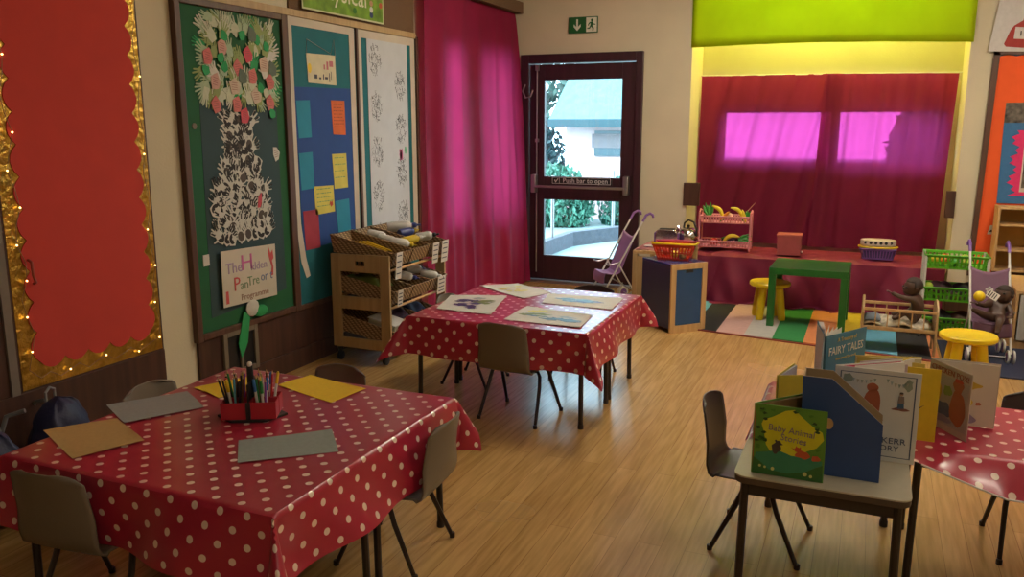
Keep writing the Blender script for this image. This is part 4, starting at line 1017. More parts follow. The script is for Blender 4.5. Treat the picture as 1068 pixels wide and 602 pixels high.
painting('painting with thin blue-grey strokes at right of painting table', [(-1.62, 4.22), (-1.214, 4.2), (-1.238, 4.513), (-1.677, 4.474)], [(TB, .45, .5, .25, .12, 14), (NV, .5, .45, .2, .06, 6)], 3)
painting('painting with green hills and yellow sun nearest the front chair', [(-1.656, 3.77), (-1.24, 3.75), (-1.266, 4.03), (-1.663, 4.111)], [(PY, .25, .75, .08, .08, 5), (TB, .55, .4, .3, .08, 14), (OG, .3, .5, .15, .1, 8), (GG, .75, .5, .1, .1, 5)], 4)
# ================================================================== BOOKS
BOOKZ = TH + .0008
def book(label, x, y, z, rz, w, h, t, cover, open_deg, spine=None, pages=None, art=None, inside=None, page_deg=None, lean=0):
    """stands on its lower edges; the spine is the local z axis, the front cover lies along local +x"""
    o = thing('picture_book', label, 'book', (x, y, z), math.radians(rz), 'picture books on the book table'); o.rotation_euler.x = math.radians(lean)
    MB().bb(0, w, -.0015, .0012, 0, h).build('front_cover', o, cover, bevel=.0006, smooth=False)
    a = math.radians(open_deg); ca_, sa_ = math.cos(a), math.sin(a)
    def slab(name, ang, w_, off, th, h0, h1, mt):
        c, s_ = math.cos(ang), math.sin(ang); b = MB()
        b.T = Matrix.Rotation(ang, 4, 'Z'); b.bb(.001, w_, off, off + th, h0, h1); return b.build(name, o, mt, smooth=False)
    slab('back_cover', a, w, 0, .0025, 0, h, cover)
    if spine: slab('spine', a / 2, .004, -.003, .006, 0, h, spine)
    pd = a if page_deg is None else math.radians(page_deg)
    n = 3
    for k in range(n):
        slab('page_block' if t > .004 else 'page', pd - .012 - k * max(.015, t / w / n), w - .004, -.0035 - 0 * k, .0012 + t / 4, .004, h - .004, pages or M['paper_w'])
    if art:
        b = MB()
        for mt_, poly, *dz in art:
            d0 = dz[0] if dz else 0
            b.m(mt_); b.prism([(p[0] * w, p[1] * h) for p in poly], XZ, -.0022 - d0 * .0004, -.0016 - d0 * .0004)
        b.build('cover_picture', o, smooth=False)
    return o
def pc(cx, cy, rx, ry=None, n=14): return circ(cx, cy, rx, ry or rx, n)
G = lambda n, r, g, b, ro=.35: C('bk_' + n, r, g, b, ro)
rnd = random.Random(4)
# board book with two animals
lime_y, gr, dg, tg = G('sunny', .60, .58, .02), G('leaf', .06, .20, .02), G('dleaf', .015, .06, .015), G('teal', .03, .22, .12)
def blob(cx, cy, rx, ry, sd, n=18, a=.18): return [(cx + rx * (1 + a * math.sin(sd + 3 * t)) * math.cos(t), cy + ry * (1 + a * math.sin(sd * 2 + 4 * t)) * math.sin(t)) for t in [2 * PI * k / n for k in range(n)]]
art = [(lime_y, blob(.50, .60, .41, .32, 1)), (tg, [(.02, .05), (.05, .30), (.2, .33), (.35, .38), (.55, .32), (.8, .33), (.97, .30), (.98, .05)], 1), (G('grass', .03, .14, .03), [(.01, .01), (.02, .24), (.12, .18), (.25, .08), (.5, .06), (.75, .12), (.88, .2), (.98, .25), (.99, .01)], 2)]
for k in range(26):
    cx = rnd.choice([rnd.uniform(.05, .17), rnd.uniform(.83, .95), rnd.uniform(.1, .9)]); cy = rnd.uniform(.35, .93) if not .2 < cx < .8 else rnd.uniform(.90, .97)
    art.append((dg if k % 2 else gr, blob(cx, cy, .035, .02, k, 7, .4), 2))
art += [(G('badger', .05, .04, .035), blob(.33, .40, .065, .075, 1), 3), (G('badger', 0, 0, 0), pc(.36, .475, .04, .035), 3), (G('badger', 0, 0, 0), pc(.325, .505, .014, .016), 3), (G('badger', 0, 0, 0), [(.38, .49), (.43, .46), (.38, .445)], 3),
        (G('fox', .50, .09, .03), blob(.70, .36, .10, .055, 3), 3), (G('fox', 0, 0, 0), pc(.63, .42, .045, .035), 3), (G('fox', 0, 0, 0), [(.60, .42), (.54, .44), (.60, .395)], 3), (G('fox', 0, 0, 0), [(.60, .44), (.605, .475), (.63, .45)], 3), (G('fox', 0, 0, 0), [(.65, .44), (.67, .475), (.675, .43)], 3), (G('fox', 0, 0, 0), blob(.88, .33, .06, .04, 2), 3),
        (G('flower', .62, .60, .2), pc(.30, .10, .025), 3), (G('flower', 0, 0, 0), pc(.75, .09, .03), 3), (G('flower', 0, 0, 0), pc(.83, .07, .022), 3), (G('flower', 0, 0, 0), pc(.12, .12, .02), 3), (G('flower', 0, 0, 0), pc(.19, .11, .018), 3)]
b1 = book('small square green and yellow board book with two little animals, nearest front', -.256, 2.385, BOOKZ, -1, .198, .212, .012, G('bgreen', .10, .26, .03), 50, G('redspine', .35, .05, .02), G('brownpages', .20, .12, .05), art)
PU = G('lilac_ink', .20, .16, .20)
text('Baby Animal', .027, PU, b1, (.105, -.0042, .142), (PI / 2, math.radians(4), 0), sx=.95)
text('Stories', .027, PU, b1, (.112, -.0042, .117), (PI / 2, math.radians(6), 0), sx=.95)
b = MB(); b.prism(pc(.202, .178, .012, .016), XZ, .0, .002); b.build('cover_tab', b1, G('tan_face', .45, .28, .12), smooth=False)
# white hardback treasury (figure pictures left generic)
ln = G('navy_ink', .05, .07, .13)
art = []
for r in ((.06, .95, .945, .953), (.06, .95, .05, .058), (.06, .075, .05, .95), (.935, .95, .05, .95)): art.append((ln, rect(*r)))
for k in range(7): art.append((G('bunt%d' % (k % 3), *((.25, .32, .28), (.32, .40, .42), (.4, .38, .3))[k % 3]), [(.17 + .05 * k - .015, .90 - .028 * math.sin(k / 6 * PI)), (.17 + .05 * k + .02, .90 - .028 * math.sin(k / 6 * PI)), (.17 + .05 * k, .86 - .028 * math.sin(k / 6 * PI))], 1))
for k in range(7): art.append((G('bunt%d' % (k % 3), 0, 0, 0), [(.62 + .045 * k - .015, .91 - .045 * math.sin(k / 6 * PI)), (.62 + .045 * k + .02, .91 - .045 * math.sin(k / 6 * PI)), (.62 + .045 * k, .865 - .045 * math.sin(k / 6 * PI))], 1))
art += [(G('leafy', .25, .30, .24), blob(.15, .88, .06, .05, 2), 1), (G('leafy', 0, 0, 0), blob(.86, .86, .05, .06, 4), 1)]
# a plain seated child and a plain toy block pile instead of the printed characters
art += [(G('skin', .45, .25, .15), pc(.79, .76, .022, .018), 1), (G('hairb', .06, .04, .03), pc(.79, .772, .022, .012), 2), (G('jump', .18, .14, .13), [(.76, .74), (.82, .74), (.83, .66), (.75, .66)], 1), (G('jean', .03, .09, .18), [(.755, .66), (.825, .66), (.83, .60), (.75, .60)], 1), (G('rugb', .20, .08, .06), blob(.79, .595, .10, .018, 3), 1),
        (G('terrac', .42, .12, .06), blob(.46, .62, .10, .17, 5, 20, .06), 1), (G('terrac', 0, 0, 0), blob(.45, .80, .07, .05, 1, 20, .05), 1), (G('terrac', 0, 0, 0), blob(.53, .455, .07, .02, 1, 14, .1), 1)]
b2 = book('large white hardback with bunting border and KERR lettering, leaning behind blue file', -.052, 2.628, BOOKZ, -1, .236, .282, .016, mat('white_cover', (.60, .60, .58), .4, var=.02), 38, None, M['paper_w'], art)
text('KERR', .026, ln, b2, (.176, -.0032, .066), ROT_BACK, sx=1.1); text('ORY', .024, ln, b2, (.165, -.0032, .042), ROT_BACK, sx=1.1)
b = MB(); b.T = Matrix.Rotation(math.radians(38), 4, 'Z'); b.bb(.01, .225, -.007, -.0055, .225, .280); b.build('red_endpaper', b2, G('crim', .45, .02, .08), smooth=False)
# yellow book
art = [(G('bird_red', .40, .05, .03), blob(.30, .52, .22, .09, 2), 1), (G('bird_dk', .10, .05, .04), [(.3, .46), (.6, .44), (.75, .50), (.55, .38), (.35, .38)], 2), (G('sq_blue', .08, .2, .4), rect(.22, .36, .88, .96), 1), (G('sq_red', .5, .08, .04), rect(.05, .2, .87, .96), 1)]
book('plain bright yellow picture book between white hardback and speckled giraffe book', .10, 2.845, BOOKZ + .003, -1, .152, .240, .006, G('ylw', .66, .46, .02), 62, None, None, art)
# chicken pox book
art = [(G('paleblue', .36, .34, .30), rect(.04, .96, .10, .83)), (G('giraffe', .50, .34, .04), blob(.18, .55, .14, .26, 1), 1), (G('bluepot', .10, .12, .20), blob(.42, .32, .18, .12, 2), 1), (G('hen', .36, .12, .05), blob(.74, .42, .18, .27, 3, 20, .08), 2), (G('hen', 0, 0, 0), blob(.72, .74, .12, .09, 6), 2), (G('hencomb', .45, .06, .03), blob(.72, .83, .10, .03, 2), 3), (G('lav', .26, .22, .30), blob(.38, .18, .22, .06, 2), 2), (G('greenbit', .2, .3, .06), blob(.48, .62, .10, .08, 2), 1)]
for k in range(9): art.append((G('spot', .30, .14, .03), pc(.1 + .09 * (k % 3), .42 + .09 * (k // 3), .018, .014), 2))
b4 = book('open spotty animal picture book titled CHICKEN POX, standing on spotted cloth', .236, 3.05, BOOKZ + .005, -58, .205, .222, .010, G('palecover', .50, .44, .36, .25), 57, None, mat('cream_page', (.60, .55, .44), .6, var=.03), art)
text('CHICKEN POX!', .0265, G('brownt', .28, .07, .04), b4, (.103, -.0030, .199), ROT_BACK, sx=1.0)
b = MB(); b.T = Matrix.Rotation(math.radians(54), 4, 'Z')
for mt_, poly in ((G('giraffe', 0, 0, 0), blob(.125, .145, .030, .012, 1)), (G('giraffe', 0, 0, 0), blob(.105, .157, .012, .010, 3)), (G('duck', .62, .48, .05), blob(.105, .09, .026, .026, 2)), (G('hen', 0, 0, 0), blob(.15, .085, .008, .006, 2)), (G('lav', 0, 0, 0), blob(.115, .03, .03, .018, 2))): b.m(mt_); b.prism(poly, XZ, -.0125, -.0115)
b.build('page_picture', b4, smooth=False)
# fairy tales
art = [(G('skyb', .03, .17, .26), rect(.02, .98, .02, .98)), (G('orangefig', .55, .16, .04), blob(.45, .22, .10, .20, 2), 2), (G('orangefig', 0, 0, 0), blob(.78, .30, .14, .14, 4), 2), (G('pinkfig', .5, .2, .2), blob(.40, .12, .10, .1, 1), 3), (G('yellfig', .55, .45, .05), blob(.2, .26, .1, .08, 1), 1), (G('greenfig', .08, .25, .08), blob(.62, .1, .1, .1, 2), 3), (G('bluefig', .05, .08, .25), blob(.30, .1, .06, .15, 1), 2), (G('goldbx', .4, .3, .08), rect(.80, .95, .42, .55), 2)]
b5 = book('blue hardback titled FAIRY TALES standing at the back of book table', -.098, 2.950, BOOKZ + .005, 59, .245, .285, .018, G('covblue', .03, .16, .24), 40, G('navyspine', .02, .06, .10), mat('pinkish_page', (.56, .46, .40), .7), art)
text('FAIRY TALES', .040, G('whitet', .66, .64, .56), b5, (.123, -.0034, .225), ROT_BACK, sx=.93)
text('A Treasury of', .020, G('goldt', .5, .42, .16), b5, (.125, -.0034, .262), ROT_BACK); text('from around the world', .013, G('goldt', 0, 0, 0), b5, (.125, -.0034, .195), ROT_BACK)
rnd = random.Random(9)
for k in range(7):
    b = MB(); b.T = Matrix.Rotation(math.radians(18 + 4 * k), 4, 'Z'); b.bb(.002, .20, 0, .0008, .01, .275 + rnd.uniform(0, .008)); b.build('page', b5, M['paper_w'], smooth=False)
# yellow and lilac book standing open at the left
b6 = book('open yellow picture book with lilac pages left of the blue file', -.232, 2.78, BOOKZ + .005, 27, .175, .180, .006, G('olivey', .50, .38, .03), 50, G('dkgreen', .04, .1, .03), mat('lilac_page', (.34, .32, .42), .6), [(G('greycat', .25, .25, .22), blob(.6, .45, .2, .25, 2), 1)])
# pale yellow open book at the back
b7 = book('pale yellow picture book lying open behind the white hardback', -.0, 2.985, BOOKZ + .005, -8, .215, .222, .010, G('paley', .62, .48, .12), 24, None, mat('cream_page_b', (.62, .55, .36), .6), [])
b8 = book('pinkish white open picture book peeping above the white hardback', .015, 2.79, BOOKZ + .003, 8, .14, .255, .006, G('pinkw', .50, .38, .38), 30, None, None, [(G('darkpic', .08, .06, .06), rect(.3, .8, .86, .96), 1)])

# ================================================================== MAGAZINE FILE
mf = thing('magazine_file', 'blue cardboard magazine file with cut-away front on grey table', 'magazine file', (-.128, 2.445, TH + .0008))
prof = [(0, 0), (.216, 0), (.214, .172), (.073, .290), (-.006, .290)]
for nm, y0, y1, mi, mo in (('side_panel', 0, .0035, 1, 0), ('side_panel', .088, .0915, 1, 0)):
    b = MB().m(M['blue_card']); b.prism(prof, XZ, y0, y0 + .0015) if y0 == 0 else b.prism(prof, XZ, y1 - .0015, y1)
    b.m(M['kraft']); b.prism(prof, XZ, y0 + .0015, y1) if y0 == 0 else b.prism(prof, XZ, y0, y1 - .0015)
    b.build(nm, mf, smooth=False)
MB().bb(.002, .213, .0036, .0879, 0, .003).build('bottom_panel', mf, M['blue_card'], smooth=False)
b = MB(); b.prism([(-.0, 0), (.004, 0), (-.002, .288), (-.006, .288)], XZ, .0036, .0879); b.build('back_panel', mf, M['kraft'], smooth=False)
b = MB(); b.prism([(.216, 0), (.212, 0), (.210, .12), (.214, .12)], XZ, .0036, .0879); b.build('front_panel', mf, M['blue_card'], smooth=False)
for k in range(2):
    t = thing('picture_book', ['thin tan-edged book standing inside the blue magazine file', 'thin grey-edged book at the back inside blue magazine file'][k], 'book', (-.11, 2.485 + .022 * k, TH + .005), 0, None)
    MB().bb(0, .17, 0, .008, 0, .16).build('page_block', t, M['paper_w'], smooth=False)
    MB().bb(-.001, .172, -.0015, 0, 0, .162).bb(-.001, .172, .008, .0095, 0, .162).build('cover', t, M['kraft'] if k == 0 else M['paper_grey'], smooth=False)

# ================================================================== BEECH TROLLEY WITH WICKER TRAYS
tr = thing('storage_trolley', 'beech storage trolley on castors holding tiers of wicker trays', 'trolley', (-2.905, 4.745, 0))
for sy in (-1, 1):
    y0, y1 = (-.375, -.355) if sy < 0 else (.355, .375)
    b = MB(); f = lambda u, v, w: (u, w, v)
    b.prism(rect(-.215, -.150, .09, .695), f, y0, y1).prism(rect(.145, .215, .09, .70), f, y0, y1)
    # top rail with hand hole, middle and bottom rails
    b.prism(rect(-.150, -.035, .585, .695), f, y0, y1).prism(rect(.035, .145, .585, .70), f, y0, y1).prism(rect(-.035, .035, .655, .697), f, y0, y1).prism(rect(-.035, .035, .585, .625), f, y0, y1)
    b.prism(rect(-.150, .145, .345, .425), f, y0, y1).prism(rect(-.150, .145, .09, .155), f, y0, y1)
    b.build('end_panel', tr, M['beech2'], bevel=.003, smooth=False)
for z, x in ((.60, .195), (.365, .205), (.115, .20), (.66, -.195), (.41, -.195), (.17, -.195)): MB().tube([(x, -.355, z), (x, .355, z)], .009).build('cross_rail', tr, M['beech'])
for sx in (-1, 1):
    for sy in (-1, 1):
        b = MB(); b.lathe([(.022, -.011), (.030, -.009), (.030, .009), (.022, .011)], (sx * .17, sy * .365, .030), 14, 'x'); b.lathe([(.010, .03), (.012, .06), (.022, .085), (.022, .09)], (sx * .17, sy * .365, 0), 10); b.build('castor', tr, M['black'])
def tray_parts(y0, y1, z, label_cards):
    """wicker tray sloping to the front; x in trolley space"""
    P = {'bb': (-.205, z + .075), 'fb': (.195, z), 'ft': (.235, z + .085), 'bt': (-.225, z + .185)}
    t = .006; b = MB(); f = lambda u, v, w: (u, w, v)
    side = [P['bb'], P['fb'], P['ft'], P['bt']]
    b.prism(side, f, y0, y0 + t).prism(side, f, y1 - t, y1)
    b.prism([P['fb'], (P['fb'][0] + .006, P['fb'][1]), (P['ft'][0] + .006, P['ft'][1]), P['ft']], f, y0 + t, y1 - t)
    b.prism([P['bb'], (P['bb'][0] - .006, P['bb'][1]), (P['bt'][0] - .006, P['bt'][1]), P['bt']], f, y0 + t, y1 - t)
    b.prism([P['bb'], P['fb'], (P['fb'][0], P['fb'][1] + .006), (P['bb'][0], P['bb'][1] + .006)], f, y0 + t, y1 - t)
    tx = tr.location.x; 
    o = thing('wicker_tray', label_cards[0], 'tray', (tr.location.x, tr.location.y, 0), 0, 'wicker trays on the beech trolley')
    b.build('tray_body', o, M['wicker'], smooth=False)
    b = MB(); q = [(P['bt'][0], y0, P['bt'][1]), (P['ft'][0], y0, P['ft'][1]), (P['ft'][0], y1, P['ft'][1]), (P['bt'][0], y1, P['bt'][1])]
    b.tube(q, .006, 6, closed=True); b.build('rim', o, M['wicker'])
    for (yc, wd, hh) in label_cards[1:]:
        b = MB(); x = P['ft'][0] + .012
        b.prism(rect(yc - wd / 2, yc + wd / 2, z + .095 - hh, z + .095), lambda u, v, w: (w + .10 * (v - z), u, v), x, x + .002)
        c = b.build('label_card', o, M['paper_w'], smooth=False)
        b = MB().m(INK)
        for q_ in range(4): b.prism(rect(yc - wd * .36, yc + wd * .36, z + .07 - hh * .22 * q_, z + .077 - hh * .22 * q_), lambda u, v, w: (w + .10 * (v - z), u, v), x + .0022, x + .0028)
        b.build('printed_lines', c, smooth=False)
    return o
rows = [(-.35, -.12), (-.115, .115), (.12, .35)]
names_ = ['nearest', 'middle', 'farthest']
cards = {(0, 0): [(-.31, .07, .17)], (0, 2): [(.165, .08, .14), (.30, .09, .15)], (0, 1): [], (1, 0): [(-.31, .06, .10)], (1, 1): [], (1, 2): [(.24, .11, .12)], (2, 0): [(-.30, .1, .09)]}
for lv, z in ((0, .625), (1, .385), (2, .125)):
    for k, (y0, y1) in enumerate(rows):
        tray_parts(y0, y1, z, ['%s wicker tray on the %s tier of the beech trolley' % (names_[k], ('top', 'middle', 'bottom')[lv])] + cards.get((lv, k), []))
# contents
def bottle(label, x, y, z, rx, rz, body, cap, L_=.13, r=.030, grp='paint bottles in the wicker trays'):
    t = thing('paint_bottle', label, 'bottle', (x, y, z), 0, grp); t.rotation_euler = (0, rx, rz)
    MB().lathe([(r * .85, 0), (r, .008), (r, L_ * .68), (r * .8, L_ * .8), (r * .42, L_ * .86), (r * .42, L_ * .9)], (0, 0, 0), 14).build('bottle_body', t, body)
    MB().lathe([(r * .5, L_ * .9), (r * .5, L_ * 1.02), (r * .2, L_ * 1.08), (r * .2, L_ * 1.2)], (0, 0, 0), 12).build('cap', t, cap)
    return t
BY, BB = C('cap_yellow', .60, .45, .03, .35), C('cap_navy', .04, .06, .22, .35)
X0, Y0 = tr.location.x, tr.location.y
for k, (x, y, z, rx, rz, bd, cp, lb_) in enumerate([
    (-.13, -.06, .790, 1.75, .3, M['white'], M['white'], 'white paint bottle lying at the back left of the middle top tray'),
    (-.05, -.06, .765, 1.75, .2, M['white'], BB, 'white paint bottle with navy cap lying in middle top tray'),
    (.04, -.055, .745, 1.75, .5, M['white'], BY, 'white paint bottle with yellow cap lying at front of middle tray'),
    (.09, .0, .735, 1.4, .9, BY, M['white'], 'yellow paint bottle with white cap tipped in the middle tray'),
    (-.14, .20, .800, 1.5, .5, M['white'], BB, 'large white paint bottle lying on top of the farthest tray'),
    (-.03, .17, .765, 1.5, 1.2, BB, BY, 'navy paint bottle with yellow cap in the farthest top tray'),
    (.06, .24, .735, 1.4, .2, M['white'], M['black'], 'white paint bottle with black cap at front of farthest tray'),
    (.02, .02, .515, 1.75, .3, M['white'], BB, 'white paint bottle with navy cap on the middle tier'),
    (.0, .19, .52, 1.7, .9, M['white'], BB, 'white paint bottle with navy cap at far end of middle tier'),
    (.10, .23, .49, 1.7, .2, M['white'], M['white'], 'all white paint bottle at far end of the middle tier')]): bottle(lb_, X0 + x, Y0 + y, z, rx, rz, bd, cp, .14 if k != 4 else .19, .030 if k != 4 else .036)
rnd = random.Random(3)
for k in range(6):
    p = MB().lathe([(.005, 0), (.005, .2), (.001, .215)], (0, 0, 0), 6).build('crayon_stick', mt=C('pc_yellow', 0, 0, 0)); p.location = (X0 - .12 + .01 * k, Y0 - .32 + .03 * k, .765 - .002 * k); p.rotation_euler = (0, math.radians(104), rnd.uniform(-.15, .15))
    tag(p, 'long yellow stick lying in the nearest top wicker tray', 'stick', 'yellow sticks in the nearest tray')
bx = thing('plastic_tub', 'pale grey lidded plastic tub in the nearest bottom wicker tray', 'tub', (X0 + .10, Y0 - .235, .205), 0); bx.rotation_euler = (0, .22, 0)
MB().bb(-.10, .10, -.08, .08, 0, .055).build('tub_body', bx, C('tub_pale', .42, .44, .33, .4), bevel=.01); MB().bb(-.105, .105, -.085, .085, .055, .065).build('lid', bx, M['white'], bevel=.004)
for k, (x, y, z, mt_, lb_) in enumerate(((-.02, -.23, .50, C('folded_green', .16, .22, .04), 'folded olive green cloth in the nearest tray of middle tier'), (-.03, .22, .255, C('folded_navy', .02, .03, .09), 'navy cloth bundle in the far tray of the bottom tier'), (-.02, .0, .25, C('folded_dark', .05, .03, .06), 'dark cloth bundle in the middle tray of bottom tier'))):
    def cl_(u, v, k=k): return (-.13 + .26 * u, -.085 + .17 * v, .035 * math.sin(PI * u) ** .5 * math.sin(PI * v) ** .5 + .012 * math.sin(9 * u + 7 * v + k))
    o = MB().grid(cl_, 16, 14).build('folded_cloth', mt=mt_, solid=.006, loc=(X0 + x, Y0 + y, z)); o.rotation_euler = (0, .24, 0); tag(o, lb_, 'cloth')

# ================================================================== BAGS BY THE WALL
def rucksack(label, x, y, rz, sc, m1):
    t = thing('rucksack', label, 'bag', (x, y, 0), rz, scale=sc)
    def body(u, v):
        a = 2 * PI * u; zz = .40 * v; k = (math.sin(PI * min(1, v * 1.02)) ** .35 if 0 < v < 1 else 0) * (1 - .25 * v)
        return (.16 * k * math.copysign(abs(math.cos(a)) ** .6, math.cos(a)) + .006 * math.sin(9 * zz * 8), .11 * k * math.copysign(abs(math.sin(a)) ** .6, math.sin(a)) + .008 * math.sin(5 * a + 20 * zz), zz + .003)
    MB().grid(body, 36, 20).build('bag_body', t, m1, angle=80)
    b = MB(); b.ball((0, -.115, .14), (.11, .045, .095), 16, 10); b.build('front_pocket', t, m1)
    for s in (-1, 1): MB().tube([(s * .07, .10, .36), (s * .09, .17, .34), (s * .12, .20, .22), (s * .12, .17, .10), (s * .10, .11, .05)], .010, 8).build('strap', t, C('grey_strap', .22, .22, .23))
    MB().tube([(-.03, .03, .385), (-.03, .03, .425), (.0, .03, .44), (.03, .03, .425), (.03, .03, .385)], .006, 8).build('carry_loop', t, C('grey_strap', 0, 0, 0))
    return t
rucksack('navy rucksack slumped against the panelling below red board', -3.03, 2.30, 1.9, .98, M['navy_bag'])
rucksack('charcoal rucksack with grey straps between navy bag and pencil table', -2.86, 2.62, 2.6, .72, M['dark_bag'])
rucksack('navy rucksack at the left picture edge nearest the table', -2.96, 1.93, 1.2, .95, M['navy_bag'])
# ================================================================== PLAY CORNER
# rug
RUGC = {'cyan': (.10, .32, .46), 'black': (.012, .012, .014), 'pink': (.50, .30, .27), 'grey': (.42, .40, .38), 'green': (.02, .19, .05), 'orange': (.62, .22, .08), 'yellow': (.62, .44, .03), 'navy': (.012, .018, .05)}
def rug(name, label, xs, cols, yf, yb, border):
    t = thing(name, label, 'rug', (0, 0, 0))
    b = MB()
    for (x0, x1), c_ in zip(zip(xs, xs[1:]), cols):
        b.m(C('rug_' + c_, *RUGC[c_], .9)); b.prism([(x0, yf(x0)), (x1, yf(x1)), (x1, yb), (x0, yb)], XY, .0005, .009)
    b.build('striped_pile', t, smooth=False)
    MB().tube([(xs[0], yf(xs[0]) - .006, .006), (xs[-1], yf(xs[-1]) - .006, .006)], .006, 6).build('binding', t, border)
    return t
rug('rug', 'striped rug in pink, grey, green and orange under the green table', [-1.40, -1.15, -.955, -.755, -.555, -.345, -.15, .05, .255, .455, .50], ['cyan', 'black', 'pink', 'grey', 'green', 'orange', 'yellow', 'cyan', 'black', 'orange'], lambda x: 5.93 - .135 * x if x < 0 else 5.93 - .25 * x, 7.10, C('rug_edge', .25, .04, .03))
rug('rug', 'dark navy rug under the mauve pushchair at right', [.52, 1.5], ['navy'], lambda x: 5.60, 6.42, C('rug_edge2', .03, .03, .06))
# stools
def stool(label, x, y, rz, h=.30, r=.155):
    t = thing('stool', label, 'stool', (x, y, .0), rz, 'round yellow plastic stools')
    MB().lathe([(.02, h - .036), (r * .90, h - .036), (r, h - .026), (r, h - .008), (r * .96, h - .001), (r * .85, h), (r * .78, h - .004), (.001, h - .004)], (0, 0, 0), 40).build('seat', t, M['yellow'])
    for k in range(4):
        a = PI / 4 + k * PI / 2; c, s = math.cos(a), math.sin(a)
        MB().tube([(c * .085, s * .085, h - .034), (c * .098, s * .098, h * .55), (c * .118, s * .118, .03), (c * .120, s * .120, .010)], [.028, .031, .029, .025], 14).build('leg', t, M['yellow'])
    return t
stool('yellow plastic stool standing on the striped rug behind green table leg', -.655, 6.66, .3)
stool('yellow plastic stool in front of the mauve pushchair at right', .60, 5.41, .1, .295, .155)
# green side table
gt = thing('side_table', 'square dark green lacquered side table on striped rug', 'table', (-.36, 6.62, 0), math.radians(-1))
MB().bb(-.275, .275, -.25, .25, .405, .455).build('tabletop', gt, M['green_lacq'], bevel=.002, smooth=False)
for sx in (-1, 1):
    for sy in (-1, 1): MB().box((sx * .25, sy * .225, .207), (.05, .05, .396)).build('leg', gt, M['green_lacq'], bevel=.002, smooth=False)
# navy cabinet turned towards the room
cb = thing('cabinet', 'navy cabinet with beech front frame and blue door, set at an angle', 'cabinet', (-1.294, 6.122, 0), math.radians(47))
w, dp, h = .155, .195, .51
b = MB().m(M['blue_lam']); b.bb(-w, -w + .016, -dp + .02, dp, .03, h - .016).bb(w - .016, w, -dp + .02, dp, .03, h - .016).bb(-w + .016, w - .016, dp - .012, dp, .03, h - .016).bb(-w + .016, w - .016, -dp + .02, dp - .012, .03, .046)
b.build('carcass', cb, bevel=.001, smooth=False)
MB().bb(-w, w, -dp + .02, dp, h - .016, h).build('cabinet_top', cb, C('top_blue', .035, .06, .20, .22), bevel=.001, smooth=False)
b = MB()
for r in ((-w, -w + .042, .0, h), (w - .042, w, .0, h), (-w + .042, w - .042, h - .042, h), (-w + .042, w - .042, .0, .055)): b.prism(rect(*r), XZ, -dp, -dp + .02)
b.build('front_frame', cb, M['beech'], bevel=.002, smooth=False)
dr_ = MB().bb(-w + .044, w - .044, -dp + .004, -dp + .016, .057, h - .044).build('door', cb, M['blue_door'], bevel=.001, smooth=False)
MB().bb(-.032, .032, -dp + .001, -dp + .0035, h - .068, h - .046).build('finger_pull', dr_, M['black'], bevel=.001, smooth=False)
for sx in (-1, 1): MB().box((sx * (w - .03), dp - .03, .015), (.04, .04, .03)).build('foot', cb, M['beech'], smooth=False)
# beech play unit
pu = thing('play_unit', 'beech play kitchen unit with pink cloth top beside the door wall', 'cabinet', (-1.495, 6.735, 0))
b = MB()
for sx in (-1, 1):
    for sy in (-1, 1): b.box((sx * .182, sy * .292, .245), (.036, .036, .49))
b.build('frame', pu, M['beech2'], bevel=.002, smooth=False)
MB().bb(-.20, .20, -.31, .31, .49, .515).build('unit_top', pu, M['beech'], bevel=.003, smooth=False)
MB().bb(-.175, .175, -.27, .27, .16, .178).build('shelf', pu, M['beech2'], smooth=False)
MB().bb(-.164, .164, -.300, -.292, .03, .47).build('front_panel', pu, M['beech2'], smooth=False)
tag(MB().grid(lambda u, v: (-1.685 + .375 * u, 6.45 + .58 * v, .5205 + .003 * math.sin(11 * u + 4 * v)), 16, 16).build('cloth', mt=C('pink_cloth', .50, .20, .19), solid=.003), 'faded pink cloth spread over the beech play unit', 'cloth')
wp = thing('play_plate', 'small white play plate on the pink cloth', 'plate', (-1.60, 6.60, .5245)); MB().lathe([(.001, .002), (.03, .002), (.048, .010), (.050, .010), (.032, 0), (.001, 0)], (0, 0, 0), 24).build('plate_body', wp, M['white'])
sp = thing('wooden_spoon', 'wooden spoon standing tilted behind the lilac pushchair', 'spoon', (-1.62, 6.90, .53)); sp.rotation_euler = (0, .95, .3)
MB().tube([(0, 0, 0), (0, 0, .14)], .004, 6).ball((0, 0, .155), (.015, .006, .02), 10, 6).build('spoon_body', sp, M['beech'])
# toaster
to = thing('toaster', 'shiny silver toy toaster on the beech unit beside kettle', 'toaster', (-1.53, 6.90, .5245), .1, scale=1.25)
def rr(w, h, r, n=5): 
    P = []
    for cx, cy, a0 in ((w - r, h - r, 0), (-w + r, h - r, 90)):
        for k in range(n + 1): a = math.radians(a0 + 90 * k / n); P.append((cx + r * math.cos(a), cy + r * math.sin(a)))
    return P + [(-w, 0), (w, 0)]
MB().prism(rr(.072, .092, .03), XZ, -.045, .045).build('toaster_body', to, M['chrome'], bevel=.004)
for sx in (-1, 1): MB().bb(sx * .0725, sx * .082, -.04, .04, .0, .07).build('end_cap', to, M['purple_pl'], bevel=.003)
for y in (-.018, .018): MB().bb(-.05, .05, y - .006, y + .006, .0915, .0945).build('slot', to, M['black'], smooth=False)
